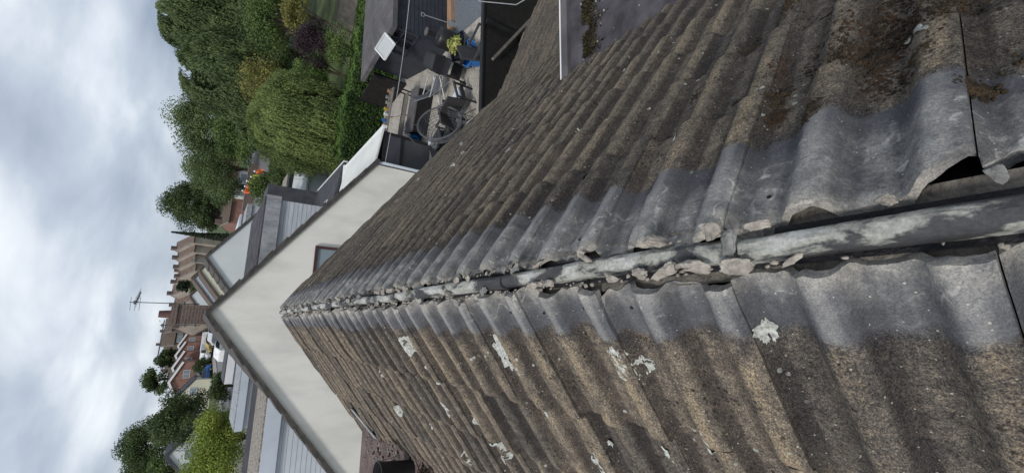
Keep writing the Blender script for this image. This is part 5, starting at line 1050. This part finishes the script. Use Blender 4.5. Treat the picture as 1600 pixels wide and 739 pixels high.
t = T('storage_bench', 'low black storage bench with grey lid in front of the rack', 'bench', 6.7, 12.15, R(165)); f = MB(); f.b2((-.7, -.28, 0), (.7, .28, .5)); f.build('box', MT['black'], t); f = MB(); f.b2((-.74, -.31, .502), (.74, .31, .55)); f.build('lid', MT['shedroof'], t)
t = T('broom', 'pale wooden broom leaning on the storage bench', 'broom', 6.9, 12.5, R(80)); f = MB(); f.cyl((0, 0, .05), (.1, .5, 1.25), .013, .013, 8); f.build('handle', MT['wood'], t); f = MB(); f.b2((-.18, -.04, 0), (.18, .04, .1)); f.build('head', MT['wood'], t)
t = T('sack', 'crumpled blue and pale plastic sack beside the storage bench', 'sack', 6.0, 12.5, 0); rock('bag', MT['blue'], (0, 0, .2), (.26, .22, .24), 501, t); rock('inner_bag', MT['panel'], (.12, .16, .3), (.16, .14, .16), 502, t)
t = T('fire_pit_table', 'black square planter table holding two shallow round bowls', 'table', 4.85, 10.25, R(30)); f = MB(); f.b2((-.3, -.3, 0), (.3, .3, .48)); f.build('base', MT['black'], t); f = MB(); f.b2((-.34, -.34, .482), (.34, .34, .52)); f.build('top', MT['blackmetal'], t)
for i, (x_, y_, r, lb, mm_) in enumerate(((4.95, 10.42, .11, 'small pale round bowl at the back of the black table', 'panel'), (4.86, 10.22, .12, 'speckled green glazed bowl in the middle of the black table', 'pot'), (4.74, 10.06, .16, 'largest glazed bowl at the front of the black table', 'pot'))):
    b = root('bowl', lb, 'bowl', (x_, y_, zp+.522)); f = MB(); f.lathe([(0, 0), (r*.6, 0), (r, .10), (r*.9, .10), (r*.55, .02), (0, .02)], (0, 0, 0), 20); f.build('vessel', MT[mm_], b, smooth=True)
# dark bin, tub, planter, spade, plank, watering can
t = T('log_burner', 'fat black drum stove standing by the shed wall', 'stove', 8.15, 10.15, 0); f = MB(); f.lathe([(0, 0), (.26, 0), (.30, .08), (.30, .62), (.26, .68), (.10, .72), (.08, .74), (.08, 1.0), (0, 1.0)], (0, 0, 0), 24); f.build('drum', MT['blackmetal'], t, smooth=True); f = MB(); f.lathe([(.12, 1.002), (.12, 1.04), (0, 1.08)], (0, 0, 0), 16); f.build('cowl', MT['shedroof'], t)
t = T('planter', 'wide dark blue black round planter with variegated plant', 'planter', 7.45, 9.32, 0); f = MB(); f.lathe([(0, 0), (.26, 0), (.42, .42), (.38, .43), (.28, .1), (0, .1)], (0, 0, 0), 26); f.lathe([(0, .34), (.37, .34)], (0, 0, 0), 20); f.build('bowl', mat('navy_glaze', (.012, .015, .03), (.008, .01, .02), 5, .25, spec=.6), t, smooth=True)
rg = np.random.default_rng(31); n = 260; a = rg.uniform(0, 6.28, n); r = rg.random(n)*.26; P = np.stack([r*np.cos(a), r*np.sin(a), .42+.35*rg.random(n)*(1-r/.4)], -1); V = leaves(P, np.stack([np.cos(a), np.sin(a), a*0+.8], -1), .055, 1.3, rg); finish_c = mesh_np('foliage', V, np.arange(4*n).reshape(n, 4), leaf_mat('variegated', (.50, .48, .16), (.14, .2, .05)), t, attrs={'rnd': ('FLOAT', np.repeat(rg.random(n), 4))})
t = T('paddling_tub', 'bright blue plastic tub lying by the planter', 'tub', 6.98, 8.85, 0); f = MB(); f.lathe([(0, 0), (.24, 0), (.32, .34), (.345, .34), (.345, .32), (.31, .30), (.25, .02), (0, .02)], (0, 0, 0), 26); f.build('body', MT['blue'], t, smooth=True); f = MB()
for s_ in (-1, 1): f.tube([(s_*.34, -.08, .33), (s_*.40, -.06, .36), (s_*.40, .06, .36), (s_*.34, .08, .33)], .014, 6)
f.build('handle', MT['blue'], t, smooth=True)
t = T('sleeper', 'long pale orange timber board lying at the foot of the shed wall', 'board', 10.1, 10.62, R(5)); f = MB(); f.b2((-1.25, -.13, 0), (1.6, .13, .14)); f.build('board', MT['wood'], t)
t = T('spade', 'steel spade with D handle leaning on the shed wall', 'spade', 8.9, 10.32, R(0)); f = MB(); f.cyl((0, 0, .28), (0, .12, .98), .016, .014, 8); f.tube([(-.06, .14, 1.08), (-.05, .13, 1.0), (0, .12, .97), (.05, .13, 1.0), (.06, .14, 1.08), (-.06, .14, 1.08)], .013, 6); f.build('handle', MT['steel'], t); f = MB(); f.poly([(-.10, 0, .28), (.10, 0, .28), (.09, -.04, .0), (0, -.05, -.0+.002), (-.09, -.04, .0)], .006); f.build('blade', MT['steel'], t)
t = T('watering_can', 'pale blue white watering can at the top frame edge', 'watering can', 10.55, 10.55, R(20), z=zp+.14); f = MB(); f.lathe([(0, 0), (.13, 0), (.13, .26), (.09, .27)], (0, 0, 0), 20); f.build('body', MT['palefascia'], t, smooth=True); f = MB(); f.cyl((.1, 0, .06), (.38, 0, .30), .018, .014, 8); f.cyl((.38, 0, .30), (.42, 0, .33), .03, .045, 10); f.build('spout', MT['palefascia'], t); f = MB(); f.tube([(-.12, 0, .05), (-.22, 0, .16), (-.14, 0, .34), (.05, 0, .36), (.10, 0, .27)], .012, 6); f.build('handle', MT['palefascia'], t)
t = T('side_table', 'small white rimmed folding table by the blue tub', 'table', 7.0, 9.0, R(20)); f = MB(); f.b2((-.25, -.18, .42), (.25, .18, .44)); f.build('top', MT['black'], t); f = MB()
for sx in (-.22, .22):
    for sy in (-.15, .15): f.cyl((sx, sy, 0), (sx, sy, .418), .012, .012, 6)
f.build('leg_frame', MT['steel'], t)
t = T('whirligig_stand', 'thin tripod stand beside the armchair and gutter', 'stand', 5.25, 8.95, 0); f = MB(); f.cyl((0, 0, .3), (0, 0, 1.05), .012, .010, 8); f.build('pole', MT['blackmetal'], t)
for k in range(3): a = k*2.09; f = MB(); f.cyl((0, 0, .35), (.28*math.cos(a), .28*math.sin(a), 0), .01, .01, 6); f.build('leg', MT['blackmetal'], t)
t = T('trellis_panel', 'black slatted screen standing between shed and hedge', 'screen', 8.55, 14.8, R(100)); f = MB(); f.b2((-.8, -.02, .0), (.8, .02, 1.3)); f.build('panel', MT['fencedark'], t); f = MB(); f.b2((-.84, -.04, 0), (-.805, .04, 1.35)); f.b2((.805, -.04, 0), (.84, .04, 1.35)); f.build('frame', MT['blackmetal'], t)
# bucket on the brown flat roof with twigs
t = root('bucket', 'black plastic bucket standing on the brown flat roof', 'bucket', (-1.37, 3.78, ZL+.002)); f = MB(); f.lathe([(0, 0), (.085, 0), (.115, .30), (.122, .30), (.122, .285), (.112, .28), (.083, .012), (0, .012)], (0, 0, 0), 28); f.build('body', MT['blackmetal'], t, smooth=True); f = MB(); f.tube([(-.12, 0, .28), (-.13, .03, .1), (0, .135, .06), (.13, .03, .1), (.12, 0, .28)], .004, 6); f.build('handle', MT['steel'], t)
t = root('debris_heap', 'tangle of dark twigs and rags beside the black bucket', 'debris', (-1.33, 3.45, ZL)); f = MB(); rg = np.random.default_rng(61)
for i in range(26): a = rg.uniform(0, 6.28); c = Vector((rg.normal()*.05, rg.normal()*.06, .02+rg.random()*.06)); d = Vector((math.cos(a), math.sin(a), rg.normal()*.4))*rg.uniform(.03, .09); f.tube([c-d, c+Vector((0, 0, .01)), c+d], .004, 5)
f.build('twigs', MT['moss'], t); rock('rag', MT['felt_dark'], (.0, .0, .03), (.07, .06, .035), 601, t)
